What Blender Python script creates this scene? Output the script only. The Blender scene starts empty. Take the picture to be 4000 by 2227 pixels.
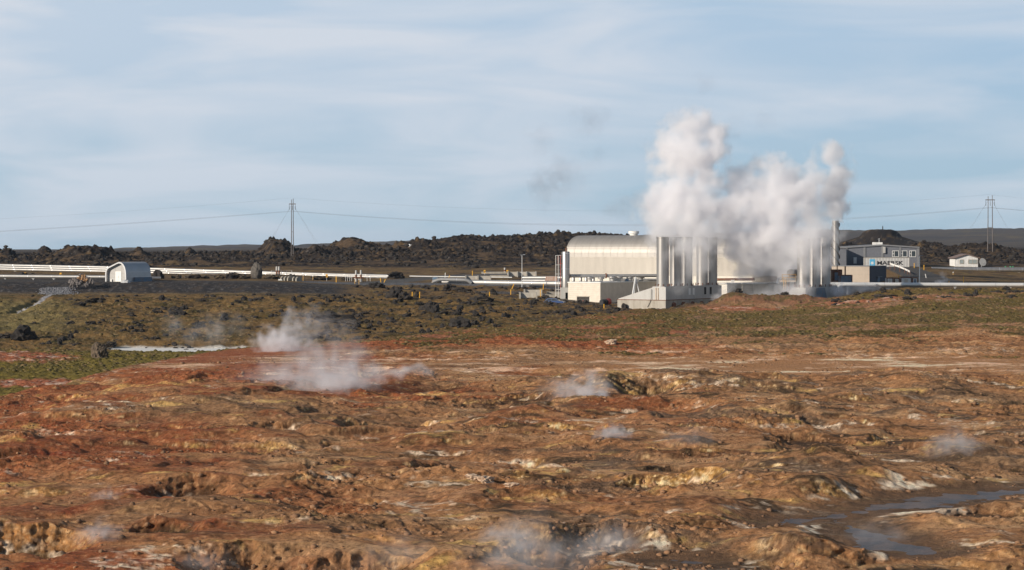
import bpy, math, random
import numpy as np
from mathutils import Vector, Matrix
R = math.radians
HAZE = 3.6e-5
sc = bpy.context.scene
col = sc.collection
random.seed(7)

# ------------------------------------------------------------------ camera
F = 7778.0; CX = 2000.0; HY = 975.0; CZ = 14.0
cam_d = bpy.data.cameras.new("camera"); cam = bpy.data.objects.new("camera", cam_d); col.objects.link(cam)
cam.location = (0, 0, CZ); cam.rotation_euler = (R(90), 0, 0)
cam_d.sensor_width = 36.0; cam_d.lens = F * 36.0 / 4000.0
cam_d.shift_y = -(1113.5 - HY) / 4000.0
cam_d.clip_start = 1.0; cam_d.clip_end = 40000.0
sc.camera = cam

# ------------------------------------------------------------------ light
SUN_EL = 20.5
sx, sy = -0.830, -0.558                       # towards the sun, in plan
sv = Vector((sx * math.cos(R(SUN_EL)), sy * math.cos(R(SUN_EL)), math.sin(R(SUN_EL))))
sl = bpy.data.lights.new("sun", 'SUN'); sl.energy = 5.0; sl.angle = R(0.53); sl.color = (1.0, 0.90, 0.77)
so = bpy.data.objects.new("sun", sl); col.objects.link(so)
so.rotation_euler = (-sv).to_track_quat('-Z', 'Y').to_euler(); so.location = sv * 200

world = bpy.data.worlds.new("World"); sc.world = world; world.use_nodes = True
nt = world.node_tree; N = nt.nodes; L = nt.links; N.clear()
def wn(t, **k):
    n = N.new(t)
    for a, b in k.items(): setattr(n, a, b)
    return n
wo = wn('ShaderNodeOutputWorld'); bg = wn('ShaderNodeBackground'); bg.inputs['Strength'].default_value = 0.06
sky = wn('ShaderNodeTexSky', sky_type='NISHITA', sun_disc=False, sun_elevation=R(SUN_EL),
         sun_rotation=math.atan2(sx, sy), air_density=1.0, dust_density=0.6, ozone_density=2.0, altitude=50)
tc = wn('ShaderNodeTexCoord'); mp = wn('ShaderNodeMapping'); mp.inputs['Scale'].default_value = (6, 2.0, 34)
mp.inputs['Rotation'].default_value = (0, R(7), 0); mp.inputs['Location'].default_value = (0.55, 0, 0.3)
L.new(tc.outputs['Generated'], mp.inputs['Vector'])
n1 = wn('ShaderNodeTexNoise'); n1.inputs['Scale'].default_value = 1.0; n1.inputs['Detail'].default_value = 8; n1.inputs['Roughness'].default_value = 0.5; n1.inputs['Distortion'].default_value = 0.6
L.new(mp.outputs[0], n1.inputs['Vector'])
cr = wn('ShaderNodeMapRange'); cr.inputs[1].default_value = 0.38; cr.inputs[2].default_value = 0.62
L.new(n1.outputs['Fac'], cr.inputs[0])
sep = wn('ShaderNodeSeparateXYZ'); L.new(tc.outputs['Generated'], sep.inputs[0])
# thin high cloud: thicker low over the land, faded overhead to dim the skylight
up = wn('ShaderNodeMapRange'); up.inputs[1].default_value = 0.125; up.inputs[2].default_value = 0.26; up.inputs[3].default_value = 1.0; up.inputs[4].default_value = 0.1
L.new(sep.outputs['Z'], up.inputs[0])
rise = wn('ShaderNodeMapRange', interpolation_type='SMOOTHSTEP'); rise.inputs[1].default_value = 0.0; rise.inputs[2].default_value = 0.115
L.new(sep.outputs['Z'], rise.inputs[0])
side = wn('ShaderNodeMapRange'); side.inputs[1].default_value = -0.25; side.inputs[2].default_value = 0.25; side.inputs[3].default_value = 0.55; side.inputs[4].default_value = 0.0
L.new(sep.outputs['X'], side.inputs[0])
bnk = wn('ShaderNodeMath', operation='MULTIPLY'); L.new(rise.outputs[0], bnk.inputs[0]); L.new(side.outputs[0], bnk.inputs[1])
ad = wn('ShaderNodeMath', operation='ADD', use_clamp=True); L.new(bnk.outputs[0], ad.inputs[0])
cm = wn('ShaderNodeMath', operation='MULTIPLY'); L.new(cr.outputs[0], cm.inputs[0]); cm.inputs[1].default_value = 0.75
L.new(cm.outputs[0], ad.inputs[1])
low = wn('ShaderNodeMix', data_type='RGBA')   # hazy blue sky between the veils
low.inputs['A'].default_value = (6.2, 8.6, 10.3, 1); low.inputs['B'].default_value = (6.2, 8.6, 11.2, 1); L.new(rise.outputs[0], low.inputs['Factor'])
skm = wn('ShaderNodeMix', data_type='RGBA')
L.new(up.outputs[0], skm.inputs['Factor']); L.new(sky.outputs[0], skm.inputs['A']); L.new(low.outputs['Result'], skm.inputs['B'])
clm = wn('ShaderNodeMix', data_type='RGBA'); clm.inputs['B'].default_value = (9.9, 10.8, 12.1, 1)
cu = wn('ShaderNodeMath', operation='MULTIPLY'); L.new(ad.outputs[0], cu.inputs[0]); L.new(up.outputs[0], cu.inputs[1])
L.new(cu.outputs[0], clm.inputs['Factor']); L.new(skm.outputs['Result'], clm.inputs['A'])
L.new(clm.outputs['Result'], bg.inputs['Color']); L.new(bg.outputs[0], wo.inputs['Surface'])

vs = sc.view_settings; vs.view_transform = 'Standard'; vs.look = 'None'; vs.exposure = 0.1; vs.gamma = 1.0
sc.render.engine = 'CYCLES'
cy = sc.cycles; cy.max_bounces = 14; cy.diffuse_bounces = 3; cy.glossy_bounces = 3; cy.volume_bounces = 12
cy.transparent_max_bounces = 16; cy.use_denoising = True; cy.volume_step_rate = 1.0; cy.volume_max_steps = 512
try: cy.denoiser = 'OPENIMAGEDENOISE'
except Exception: pass
cy.sample_clamp_indirect = 6.0

# ------------------------------------------------------------------ helpers
def P(px, py, d):
    return Vector(((px - CX) / F * d, d, CZ - (py - HY) / F * d))
def sstep(a, b, x):
    t = np.clip((x - a) / (b - a), 0, 1); return t * t * (3 - 2 * t)
_r = np.random.RandomState(11)
_perm = _r.permutation(256).astype(np.int32); _perm = np.concatenate([_perm, _perm])
_ang = _r.rand(256) * 2 * np.pi; _gx = np.cos(_ang).astype(np.float32); _gy = np.sin(_ang).astype(np.float32)
_g3 = _r.randn(256, 3).astype(np.float32); _g3 /= np.linalg.norm(_g3, axis=1)[:, None]
def gn2(x, y, s=0):
    x = np.asarray(x, np.float32) + s * 17.31; y = np.asarray(y, np.float32) - s * 9.73
    xf = np.floor(x); yf = np.floor(y); xi = xf.astype(np.int32) & 255; yi = yf.astype(np.int32) & 255
    x = x - xf; y = y - yf; u = x * x * x * (x * (x * 6 - 15) + 10); v = y * y * y * (y * (y * 6 - 15) + 10)
    a = _perm[xi]; b = _perm[(xi + 1) & 255]
    h = _perm[a + yi]; n00 = _gx[h] * x + _gy[h] * y
    h = _perm[b + yi]; n10 = _gx[h] * (x - 1) + _gy[h] * y
    yj = (yi + 1) & 255
    h = _perm[a + yj]; n01 = _gx[h] * x + _gy[h] * (y - 1)
    h = _perm[b + yj]; n11 = _gx[h] * (x - 1) + _gy[h] * (y - 1)
    a = n00 + u * (n10 - n00); b = n01 + u * (n11 - n01)
    return (a + v * (b - a)) * 1.5
def fbm2(x, y, o=4, s=0, g=0.5, lac=2.03):
    t = 0; a = 1.0; m = 0
    for i in range(o):
        t = t + a * gn2(x, y, s + i * 3.7); m += a; a *= g; x = x * lac; y = y * lac
    return t / m
def rid2(x, y, o=4, s=0, g=0.5):
    t = 0; a = 1.0; m = 0
    for i in range(o):
        t = t + a * (1 - np.abs(gn2(x, y, s + i * 5.3)) * 1.6); m += a; a *= g; x = x * 2.07; y = y * 2.07
    return t / m
def gn3(p, s=0):
    p = np.asarray(p, np.float32) + s * 7.77
    f = np.floor(p); i = f.astype(np.int32) & 255; q = p - f; w = q * q * q * (q * (q * 6 - 15) + 10)
    out = 0
    for dx in (0, 1):
        hx = _perm[(i[..., 0] + dx) & 255]; wx = w[..., 0] if dx else 1 - w[..., 0]
        for dy in (0, 1):
            hy = _perm[(hx + i[..., 1] + dy) & 255]; wy = wx * (w[..., 1] if dy else 1 - w[..., 1])
            for dz in (0, 1):
                h = _perm[(hy + i[..., 2] + dz) & 255]; g = _g3[h]
                out = out + wy * (w[..., 2] if dz else 1 - w[..., 2]) * (g[..., 0] * (q[..., 0] - dx) + g[..., 1] * (q[..., 1] - dy) + g[..., 2] * (q[..., 2] - dz))
    return out * 1.6
def fbm3(p, o=4, s=0, g=0.5):
    t = 0; a = 1; m = 0
    for k in range(o):
        t = t + a * gn3(p, s + k); m += a; a *= g; p = p * 2.03
    return t / m

def tag(o, label=None, cat=None, group=None, kind=None):
    if label: o['label'] = label
    if cat: o['category'] = cat
    if group: o['group'] = group
    if kind: o['kind'] = kind
    return o
def empty(name, label, cat, loc=(0, 0, 0), rz=0.0, group=None):
    o = bpy.data.objects.new(name, None); col.objects.link(o); o.location = loc; o.rotation_euler = (0, 0, rz); o.empty_display_size = 0.5
    return tag(o, label, cat, group)
def copy_tree(o, parent=None):
    c = o.copy(); col.objects.link(c); c.parent = parent
    for ch in list(o.children): copy_tree(ch, c)
    return c

class MB:
    def __init__(s): s.v = []; s.f = []; s.m = []
    def add(s, vs_, fs, mi=0):
        b = len(s.v); s.v += [tuple(v) for v in vs_]; s.f += [tuple(b + i for i in f) for f in fs]; s.m += [mi] * len(fs); return s
    def box(s, x0, x1, y0, y1, z0, z1, mi=0, bev=0.0):
        if bev:
            bm_v = []
            a = bev
            pts = [(x0 + a, y0), (x1 - a, y0), (x1, y0 + a), (x1, y1 - a), (x1 - a, y1), (x0 + a, y1), (x0, y1 - a), (x0, y0 + a)]
            return s.prism(pts, z0, z1, mi)
        v = [(x0, y0, z0), (x1, y0, z0), (x1, y1, z0), (x0, y1, z0), (x0, y0, z1), (x1, y0, z1), (x1, y1, z1), (x0, y1, z1)]
        return s.add(v, [(0, 3, 2, 1), (4, 5, 6, 7), (0, 1, 5, 4), (1, 2, 6, 5), (2, 3, 7, 6), (3, 0, 4, 7)], mi)
    def prism(s, pts, z0, z1, mi=0):            # plan polygon (counter-clockwise) raised from z0 to z1
        n = len(pts); v = [(x, y, z0) for x, y in pts] + [(x, y, z1) for x, y in pts]
        return s.add(v, [tuple(range(n - 1, -1, -1)), tuple(range(n, 2 * n))] + [(i, (i + 1) % n, n + (i + 1) % n, n + i) for i in range(n)], mi)
    def extr_y(s, pts, y0, y1, mi=0):           # (x,z) polygon extruded along y
        n = len(pts); v = [(x, y0, z) for x, z in pts] + [(x, y1, z) for x, z in pts]
        return s.add(v, [tuple(range(n)), tuple(range(2 * n - 1, n - 1, -1))] + [(i, n + i, n + (i + 1) % n, (i + 1) % n) for i in range(n)], mi)
    def extr_x(s, pts, x0, x1, mi=0):           # (y,z) polygon extruded along x
        n = len(pts); v = [(x0, y, z) for y, z in pts] + [(x1, y, z) for y, z in pts]
        return s.add(v, [tuple(range(n - 1, -1, -1)), tuple(range(n, 2 * n))] + [(i, (i + 1) % n, n + (i + 1) % n, n + i) for i in range(n)], mi)
    def tube(s, path, r, n=8, mi=0, caps=True):
        path = [Vector(p) for p in path]; k = len(path); rr = r if isinstance(r, (list, tuple)) else [r] * k
        b = len(s.v); ref = None
        for i, p in enumerate(path):
            t = (path[min(i + 1, k - 1)] - path[max(i - 1, 0)]).normalized()
            if ref is None:
                ref = Vector((0, 0, 1)) if abs(t.z) < 0.9 else Vector((1, 0, 0))
            a = t.cross(ref).normalized(); c = a.cross(t).normalized(); ref = c
            for j in range(n):
                w = 2 * math.pi * j / n; s.v.append(tuple(p + (a * math.cos(w) + c * math.sin(w)) * rr[i]))
        for i in range(k - 1):
            for j in range(n):
                s.f.append((b + i * n + j, b + i * n + (j + 1) % n, b + (i + 1) * n + (j + 1) % n, b + (i + 1) * n + j)); s.m.append(mi)
        if caps:
            s.f.append(tuple(b + j for j in range(n - 1, -1, -1))); s.m.append(mi)
            s.f.append(tuple(b + (k - 1) * n + j for j in range(n))); s.m.append(mi)
        return s
    def lathe(s, prof, x=0, y=0, n=24, mi=0):     # (r,z) profile about a vertical axis
        b = len(s.v)
        for r_, z in prof:
            for j in range(n):
                w = 2 * math.pi * j / n; s.v.append((x + r_ * math.cos(w), y + r_ * math.sin(w), z))
        for i in range(len(prof) - 1):
            for j in range(n):
                s.f.append((b + i * n + j, b + i * n + (j + 1) % n, b + (i + 1) * n + (j + 1) % n, b + (i + 1) * n + j)); s.m.append(mi)
        s.f.append(tuple(b + j for j in range(n - 1, -1, -1))); s.m.append(mi)
        s.f.append(tuple(b + (len(prof) - 1) * n + j for j in range(n))); s.m.append(mi)
        return s
    def build(s, name, mats, parent=None, smooth=False, ang=None):
        me = bpy.data.meshes.new(name); me.from_pydata(s.v, [], s.f); me.update()
        for m in (mats if isinstance(mats, (list, tuple)) else [mats]): me.materials.append(m)
        if len(me.materials) > 1: me.polygons.foreach_set('material_index', s.m)
        if smooth:
            me.polygons.foreach_set('use_smooth', [True] * len(me.polygons))
            me.set_sharp_from_angle(angle=R(ang or 40))
        o = bpy.data.objects.new(name, me); col.objects.link(o); o.parent = parent
        return o
def one(mb, name, m, label, cat, group=None, loc=(0, 0, 0), rz=0, smooth=False):
    o = mb.build(name, m, None, smooth); o.location = loc; o.rotation_euler = (0, 0, rz)
    return tag(o, label, cat, group)

# ------------------------------------------------------------------ materials
def mat(name, c, rough=0.8, metal=0.0, c2=None, scale=3.0, amt=0.5, bump=0.0, bscale=None, stretch=(1, 1, 1), spec=None, detail=6, lohi=(0.35, 0.68)):
    m = bpy.data.materials.new(name); m.use_nodes = True; t = m.node_tree; nn = t.nodes; ll = t.links
    b = nn['Principled BSDF']; b.inputs['Roughness'].default_value = rough; b.inputs['Metallic'].default_value = metal
    if spec is not None: b.inputs['Specular IOR Level'].default_value = spec
    tx = nn.new('ShaderNodeTexCoord'); mg = nn.new('ShaderNodeMapping'); mg.inputs['Scale'].default_value = stretch
    ll.new(tx.outputs['Object'], mg.inputs[0])
    no = nn.new('ShaderNodeTexNoise'); no.inputs['Scale'].default_value = scale; no.inputs['Detail'].default_value = detail; no.inputs['Roughness'].default_value = 0.6
    ll.new(mg.outputs[0], no.inputs['Vector'])
    mr = nn.new('ShaderNodeMapRange'); mr.inputs[1].default_value = lohi[0]; mr.inputs[2].default_value = lohi[1]; mr.inputs[4].default_value = amt
    ll.new(no.outputs['Fac'], mr.inputs[0])
    mx = nn.new('ShaderNodeMix'); mx.data_type = 'RGBA'
    mx.inputs['A'].default_value = (*c, 1); mx.inputs['B'].default_value = (*(c2 or tuple(x * 0.6 for x in c)), 1)
    ll.new(mr.outputs[0], mx.inputs['Factor']); ll.new(mx.outputs['Result'], b.inputs['Base Color'])
    if bump:
        n2 = nn.new('ShaderNodeTexNoise'); n2.inputs['Scale'].default_value = bscale or scale * 3; n2.inputs['Detail'].default_value = 5
        ll.new(mg.outputs[0], n2.inputs['Vector'])
        bp = nn.new('ShaderNodeBump'); bp.inputs['Strength'].default_value = 1.0; bp.inputs['Distance'].default_value = bump
        ll.new(n2.outputs['Fac'], bp.inputs['Height']); ll.new(bp.outputs[0], b.inputs['Normal'])
    m['_mix'] = mx.name
    return m
# ------------------------------------------------------------------ terrain
def darr(a, b, s): return np.arange(a, b, s)
D = np.concatenate([darr(58, 84, 0.8), darr(84, 125, 0.115), darr(125, 230, 0.23), darr(230, 290, 0.32), darr(290, 425, 0.55), darr(425, 475, 0.7), darr(475, 555, 1.3),
                    darr(555, 800, 0.6), darr(800, 1000, 4.0), np.geomspace(1000, 9000, 110)])
U = np.concatenate([np.linspace(-9000, -760, 60), darr(-700, 4700, 3.9), np.linspace(4760, 13000, 60)])
ND, NU = len(D), len(U)
def curve(u, xs, ys): return np.interp(u, xs, ys)
CRX = (-9000, -1000, 0, 300, 640, 900, 1200, 1500, 2000, 2250, 2500, 2750, 3100, 3400, 3600, 5000)
CRD = (100, 110, 186, 213, 255, 288, 298, 305, 328, 350, 375, 385, 395, 398, 400, 400)
CRZ = (0, 0, 0, 0, -.2, -.5, -.06, .28, 1.4, 1.95, 2.55, 2.6, 3.6, 5.0, 5.85, 6.15)
FAR = {
 0: [(180, -.9), (240, -1.1), (300, -1.1), (340, .4), (420, 3.6), (431, 4.3), (446, 6.6), (475, 7.0), (500, 7.0), (550, 8.2), (600, 9.9), (650, 10.9), (700, 11.5), (800, 11.6), (1500, 13.3)],
 1: [(240, -1.1), (300, -1.2), (340, .5), (420, 3.8), (431, 4.4), (446, 6.6), (475, 7), (520, 7.4), (560, 9), (600, 10.0), (650, 11.0), (700, 11.7), (800, 12.0), (1500, 13.3)],
 2: [(270, -1.2), (305, -1.0), (340, .5), (420, 3.9), (431, 4.4), (446, 6.5), (475, 6.9), (520, 7.6), (560, 9.2), (600, 10.3), (650, 11.6), (700, 12.4), (800, 12.4), (1500, 13.3)],
 3: [(290, -.6), (310, -.2), (340, .7), (420, 3.7), (450, 4.8), (475, 5.9), (500, 6.7), (530, 7.4), (560, 8.8), (620, 11.2), (680, 13.8), (720, 14.7), (760, 14.6), (900, 14), (1500, 14)],
 4: [(310, .2), (340, .6), (420, 2.9), (450, 4.2), (480, 5.9), (520, 7.2), (560, 8.8), (620, 11.7), (680, 15.3), (730, 17.7), (780, 17), (900, 15.0), (1500, 14)],
 5: [(360, 1.2), (405, 1.8), (430, 2.1), (465, 3.0), (520, 6), (560, 8.8), (620, 11.8), (680, 16.0), (730, 18.5), (900, 15.5), (1500, 15)],
 6: [(380, 2.0), (440, 2.4), (480, 5), (530, 8.6), (600, 10.5), (700, 13.2), (900, 14.5), (1500, 16)],
 7: [(400, 5.3), (430, 5.4), (465, 6.0), (485, 7), (530, 9.4), (600, 10.0), (700, 12.6), (900, 14.0), (1500, 16)],
 8: [(400, 5.6), (430, 5.8), (480, 6.2), (520, 7.4), (560, 9), (620, 10.5), (700, 12.3), (900, 14.0), (1500, 16)]}
ff = np.arange(50, 1501, 1.0); tab = []
for k in range(9):
    z = np.interp(ff, [a for a, b in FAR[k]], [b for a, b in FAR[k]])
    zs = np.convolve(np.pad(z, 4, mode='edge'), np.ones(9) / 9, mode='valid'); z = np.where((ff > 426) & (ff < 452), z, zs); tab.append(z)
tab = np.array(tab)
uc = np.clip(U / 500.0, 0, 7.9999); ui = uc.astype(int); ut = uc - ui; ut = ut * ut * (3 - 2 * ut) * 0.5 + ut * 0.5
dq = np.clip(D, 50, 1500) - 50; di = np.minimum(dq.astype(int), 1449); dt = (dq - di)[:, None]
tD = tab[:, di].T * (1 - dt) + tab[:, di + 1].T * dt                 # ND x 9
zfar = tD[:, ui] * (1 - ut) + tD[:, np.minimum(ui + 1, 8)] * ut
dcr = curve(U, CRX, CRD); zcr = curve(U, CRX, CRZ)
Dg = D[:, None].astype(np.float32); Ug = U[None, :].astype(np.float32)
X = ((Ug - CX) / F * Dg).astype(np.float32); Y = np.broadcast_to(Dg, X.shape).astype(np.float32)
wob = 2.5 * fbm2(X / 14, Y / 14, 3, 91)
dcw = dcr[None, :] + wob
t = np.clip((Dg - 235) / np.maximum(dcr - 235, 15)[None, :], 0, 1)
znear = zcr[None, :] * t ** 1.25
bl = sstep(0, 11, Dg - dcw)
Z = (znear * (1 - bl) + zfar * bl).astype(np.float32)
near = (1 - sstep(-2, 6, Dg - dcw)).astype(np.float32)               # 1 on the geothermal field and its hill
# far hills beyond the lava
hx = (-9000, 0, 440, 700, 1000, 1150, 1400, 1640, 2200, 2800, 3280, 3500, 3750, 4000, 4600, 13000)
hpy = (988, 986, 977, 967, 961, 962, 950, 944, 930, 915, 908, 906, 899, 896, 892, 892)
hz = CZ + (HY - curve(U, hx, hpy)) * 4600 / F
hz = hz[None, :] + 7 * fbm2(X / 420, Y / 420, 4, 5) + 6 * fbm2(X / 90, Y / 160, 4, 6) * (Dg > 1500)
th = sstep(1500, 4600, Dg)
fz = np.maximum(hz - 13.5, 0.5)
Z = np.where(Dg > 1500, 14 + (Z - 14) * (1 - th) + fz * th ** 1.3 * np.where(Dg > 4800, 1 - 0.7 * sstep(4800, 7500, Dg), 1), Z)
rows = lambda a, b: slice(int(np.searchsorted(D, a)), int(np.searchsorted(D, b)))
# hills and knolls on the lava field: px, distance, py of the top, half width in px, half depth in m, flatness
LAVA_KNOLL = [(335, 640, 968, 118, 22, 4), (172, 735, 966, 26, 12, 2), (1085, 700, 941, 62, 16, 4), (1375, 705, 929, 80, 18, 2), (545, 680, 976, 26, 10, 2), (740, 690, 972, 20, 10, 2), (1230, 660, 957, 34, 10, 2),
              (1560, 690, 952, 40, 12, 2), (1650, 690, 935, 55, 14, 2), (1800, 715, 921, 90, 18, 2), (1950, 722, 924, 70, 16, 2), (2110, 735, 917, 70, 16, 2), (2180, 730, 912, 40, 14, 2), (20, 660, 978, 40, 12, 2), (2300, 740, 915, 120, 20, 2),
              (3440, 930, 897, 92, 26, 4), (3440, 930, 925, 190, 40, 2), (3300, 800, 953, 60, 16, 2), (3620, 760, 947, 90, 20, 2), (3820, 700, 955, 160, 16, 2), (780, 590, 1003, 60, 8, 2), (680, 575, 1015, 40, 6, 2), (950, 575, 1022, 60, 6, 2)]
for px, d, py, hw, hd, pw in LAVA_KNOLL:
    s_ = rows(max(d - hd * 2.2, 60), d + hd * 2.2); r2 = (np.abs((U[None, :] - px) / hw)) ** 2 + ((D[s_][:, None] - d) / hd) ** 2
    w = np.exp(-r2 ** (pw / 2.0) * 0.9) if pw <= 2 else 1 / (1 + r2 ** 3.0)
    top = CZ + (HY - py) * d / F
    Z[s_] += (w * np.maximum(top - Z[s_], 0)).astype(np.float32)
# red and green mounds by the plant, and the rubble spoil on the left bank
def mound(px, d, py, hw, hd, p=1.0):
    s_ = rows(d - hd * 3, d + hd * 3); r2 = ((U[None, :] - px) / hw) ** 2 + ((D[s_][:, None] - d) / hd) ** 2
    top = CZ + (HY - py) * d / F; Z[s_] += (np.exp(-r2 ** p) * np.maximum(top - Z[s_], 0)).astype(np.float32)
mound(2875, 389, 1141, 105, 5.0); mound(3080, 390, 1152, 130, 5.0); mound(2960, 389, 1150, 60, 5.0); mound(2720, 388, 1190, 120, 5)
mound(3560, 399, 1130, 150, 6); mound(3850, 400, 1129, 150, 6)
# ---- water bodies: level, then the path that dips below it
def dist_path(Xs, Ys, pts, sq=1.0):
    best = np.full(Xs.shape, 1e9, np.float32)
    for (x0, y0, w0), (x1, y1, w1) in zip(pts[:-1], pts[1:]):
        dx, dy = x1 - x0, (y1 - y0) * sq; l2 = dx * dx + dy * dy
        tt = np.clip(((Xs - x0) * dx + (Ys - y0) * sq * dy) / l2, 0, 1)
        e = np.hypot(Xs - x0 - tt * dx, (Ys - y0) * sq - tt * dy) - (w0 + (w1 - w0) * tt)
        best = np.minimum(best, e)
    return best
def gp(px, py, z, w):                       # a point on the ground at height z, with a half width
    d = (CZ - z) * F / (py - HY); return ((px - CX) / F * d, d, w)
LV = -0.32
STREAM = [gp(4120, 1912, LV, .9), gp(3900, 1928, LV, 1.3), gp(3700, 1952, LV, 1.8), gp(3520, 1976, LV, 1.5), gp(3400, 1992, LV, .9), gp(3290, 2012, LV, 1.1), gp(3180, 2030, LV, .95), gp(3080, 2044, LV, .8), gp(3000, 2058, LV, .5)]
STREAM2 = [gp(3230, 2024, LV, .5), gp(3320, 2056, LV, .7), gp(3380, 2095, LV, 1.5), gp(3440, 2128, LV, 1.9), gp(3540, 2148, LV, 1.5), gp(3670, 2162, LV, .6)]
STREAM3 = [gp(2560, 2200, LV, .5), gp(2680, 2196, LV, .7), gp(2800, 2200, LV, .6)]
POND_LV = -1.45
POND = [gp(480, 1364, POND_LV, 1.0), gp(620, 1368, POND_LV, 2.2), gp(800, 1369, POND_LV, 2.2), gp(960, 1364, POND_LV, 1.5)]
BROOK = [gp(-60, 1260, 0.4, .4), gp(60, 1236, 1.2, .5), gp(130, 1207, 1.8, .6), gp(190, 1182, 2.6, .5), gp(240, 1160, 3.6, .4)]
# ---- the geothermal field: low terraces of clay with eroded scarps and hollows
s = rows(0, 300); x = X[s]; y = Y[s]; nr = near[s]
wx = x + 3.0 * fbm2(x / 9, y / 9, 3, 21); wy = y + 3.0 * fbm2(x / 9, y / 9, 3, 27)
big = fbm2(wx / 26, wy / 17, 4, 31)
def terr(h, n, k):                          # soft plateaus with steep risers
    q = h * n; f = np.floor(q); g = q - f
    return (f + sstep(0.5 - k, 0.5 + k, g)) / n
ta = terr(big + 0.16 * fbm2(x / 3.1, y / 3.1, 4, 41), 2.6, 0.36)
amp = (1 - sstep(205, 262, y)) * nr
flat = sstep(215, 232, y) * sstep(2300, 2900, Ug) * 0.9           # the wide plain on the right
amp = amp * (1 - flat)
h = (ta + 0.15) * 1.35 * amp + .75 * fbm2(x / 21, y / 13, 3, 35) * (amp * .8 + .2) * nr
mid = fbm2(wx / 7.5, wy / 6.0, 4, 51); h += terr(mid, 2.2, 0.36) * 0.52 * amp
rough = sstep(-.06, .42, fbm2(x / 13, y / 9, 4, 65))
h += 0.26 * fbm2(x / 2.6, y / 2.2, 3, 61) * (0.15 + 0.85 * amp) * (.25 + .75 * rough) * nr
rg = rid2(x / 1.5, y / 1.2, 3, 71)
# craters and hollows: px, py, half width, half depth, drop
PITS = [(3320, 1752, 5.2, 3.4, 1.7), (3560, 1715, 3.0, 2.4, 1.1), (3160, 1722, 2.4, 1.8, 1.0), (90, 2140, 3.2, 2.4, 1.0), (640, 2085, 2.0, 1.5, 0.7), (2110, 2165, 3.2, 2.4, 1.1), (1440, 2195, 2.8, 1.8, 1.0), (2350, 2120, 2.2, 1.6, 1.0),
        (2700, 1850, 2.6, 1.6, 1.2), (1850, 1840, 4.0, 2.6, 1.2), (1520, 1655, 4.6, 3.0, 1.0), (2150, 1815, 2.4, 1.8, .9), (2600, 1900, 3.0, 1.6, 0.8), (3900, 1500, 2.8, 3, 1.2), (3950, 1590, 4, 4, 1.2), (2900, 2200, 2.2, 1.4, 1.0), (1330, 1830, 4, 2, .8),
        (980, 2190, 3.0, 1.8, .9), (3850, 2010, 2.4, 1.4, .8), (2520, 1530, 3.5, 4, 1.0), (1450, 1460, 4, 5, .8), (2000, 1560, 7, 7, .7), (3560, 2210, 2.6, 1.2, .9), (760, 1930, 3, 2, .7), (260, 1800, 3.2, 2.2, .6), (1100, 1690, 3.4, 2.6, .7)]
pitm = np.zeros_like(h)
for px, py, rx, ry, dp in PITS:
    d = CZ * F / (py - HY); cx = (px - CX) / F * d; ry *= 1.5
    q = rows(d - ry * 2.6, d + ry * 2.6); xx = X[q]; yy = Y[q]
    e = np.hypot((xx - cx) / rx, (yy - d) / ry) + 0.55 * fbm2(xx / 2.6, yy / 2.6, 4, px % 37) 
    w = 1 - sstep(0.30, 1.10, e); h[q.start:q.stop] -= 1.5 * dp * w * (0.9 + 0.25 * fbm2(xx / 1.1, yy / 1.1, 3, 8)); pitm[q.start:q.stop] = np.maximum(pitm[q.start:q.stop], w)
# knolls of grey crust: px, py, half width, half depth, rise
KN = [(3000, 1635, 6.5, 7, 1.3), (2820, 1520, 7, 8, 1.1), (3000, 2160, 4.6, 2.3, .9), (2700, 2170, 3, 1.8, .7), (3180, 1840, 4.5, 2.8, .9), (2380, 1520, 4.5, 4, 1.3), (1560, 1465, 3.2, 3, .8), (3560, 1495, 9, 9, 1.1), (2050, 1640, 5, 5, .9), (900, 2000, 6, 4, .6), (2480, 2110, 3, 2, .6), (3750, 1770, 4, 3, .9), (2030, 1950, 4, 2.6, .6), (1700, 2205, 3, 1.5, .9)]
for px, py, rx, ry, up_ in KN:
    d = CZ * F / (py - HY); cx = (px - CX) / F * d; ry *= 1.4
    q = rows(d - ry * 2.6, d + ry * 2.6); xx = X[q]; yy = Y[q]
    e = np.hypot((xx - cx) / rx, (yy - d) / ry) + 0.35 * fbm2(xx / 3, yy / 3, 3, px % 31)
    h[q.start:q.stop] += up_ * np.exp(-e ** 2 * 1.6)
def talus(h, lim):                          # no slope steeper than loose clay will stand
    dyv = np.diff(D[:h.shape[0]]); 
    for i in range(1, h.shape[0]): h[i] = np.minimum(h[i], h[i - 1] + lim * dyv[i - 1])
    for i in range(h.shape[0] - 2, -1, -1): h[i] = np.minimum(h[i], h[i + 1] + lim * dyv[i])
    dxv = np.diff(x, axis=1)
    for j in range(1, h.shape[1]): h[:, j] = np.minimum(h[:, j], h[:, j - 1] + lim * dxv[:, j - 1])
    for j in range(h.shape[1] - 2, -1, -1): h[:, j] = np.minimum(h[:, j], h[:, j + 1] + lim * dxv[:, j])
    return h
h = talus(h, .72)
h0 = h.copy()
gy0 = np.abs(np.gradient(h0, axis=0) / np.gradient(D[s])[:, None])
gx0 = np.abs(np.gradient(h0, axis=1) / np.maximum(np.abs(np.gradient(x, axis=1)), 1e-3))
slope = np.hypot(gy0, gx0)
scarp = sstep(0.22, 0.7, slope)
lump = fbm2(x / 1.15, y / 0.95, 4, 75, 0.62)
ns = 1 - .55 * scarp
h += nr * (0.03 + 0.10 * amp * rough) * ns * (rg - 0.6) * 1.1 + nr * (.03 + .28 * rough * amp) * ns * lump * .85                    # crumbling risers
h += nr * 0.10 * fbm2(x / 0.5, y / 0.42, 3, 81, .6) * (0.12 + 1.0 * rough) * ns
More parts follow.
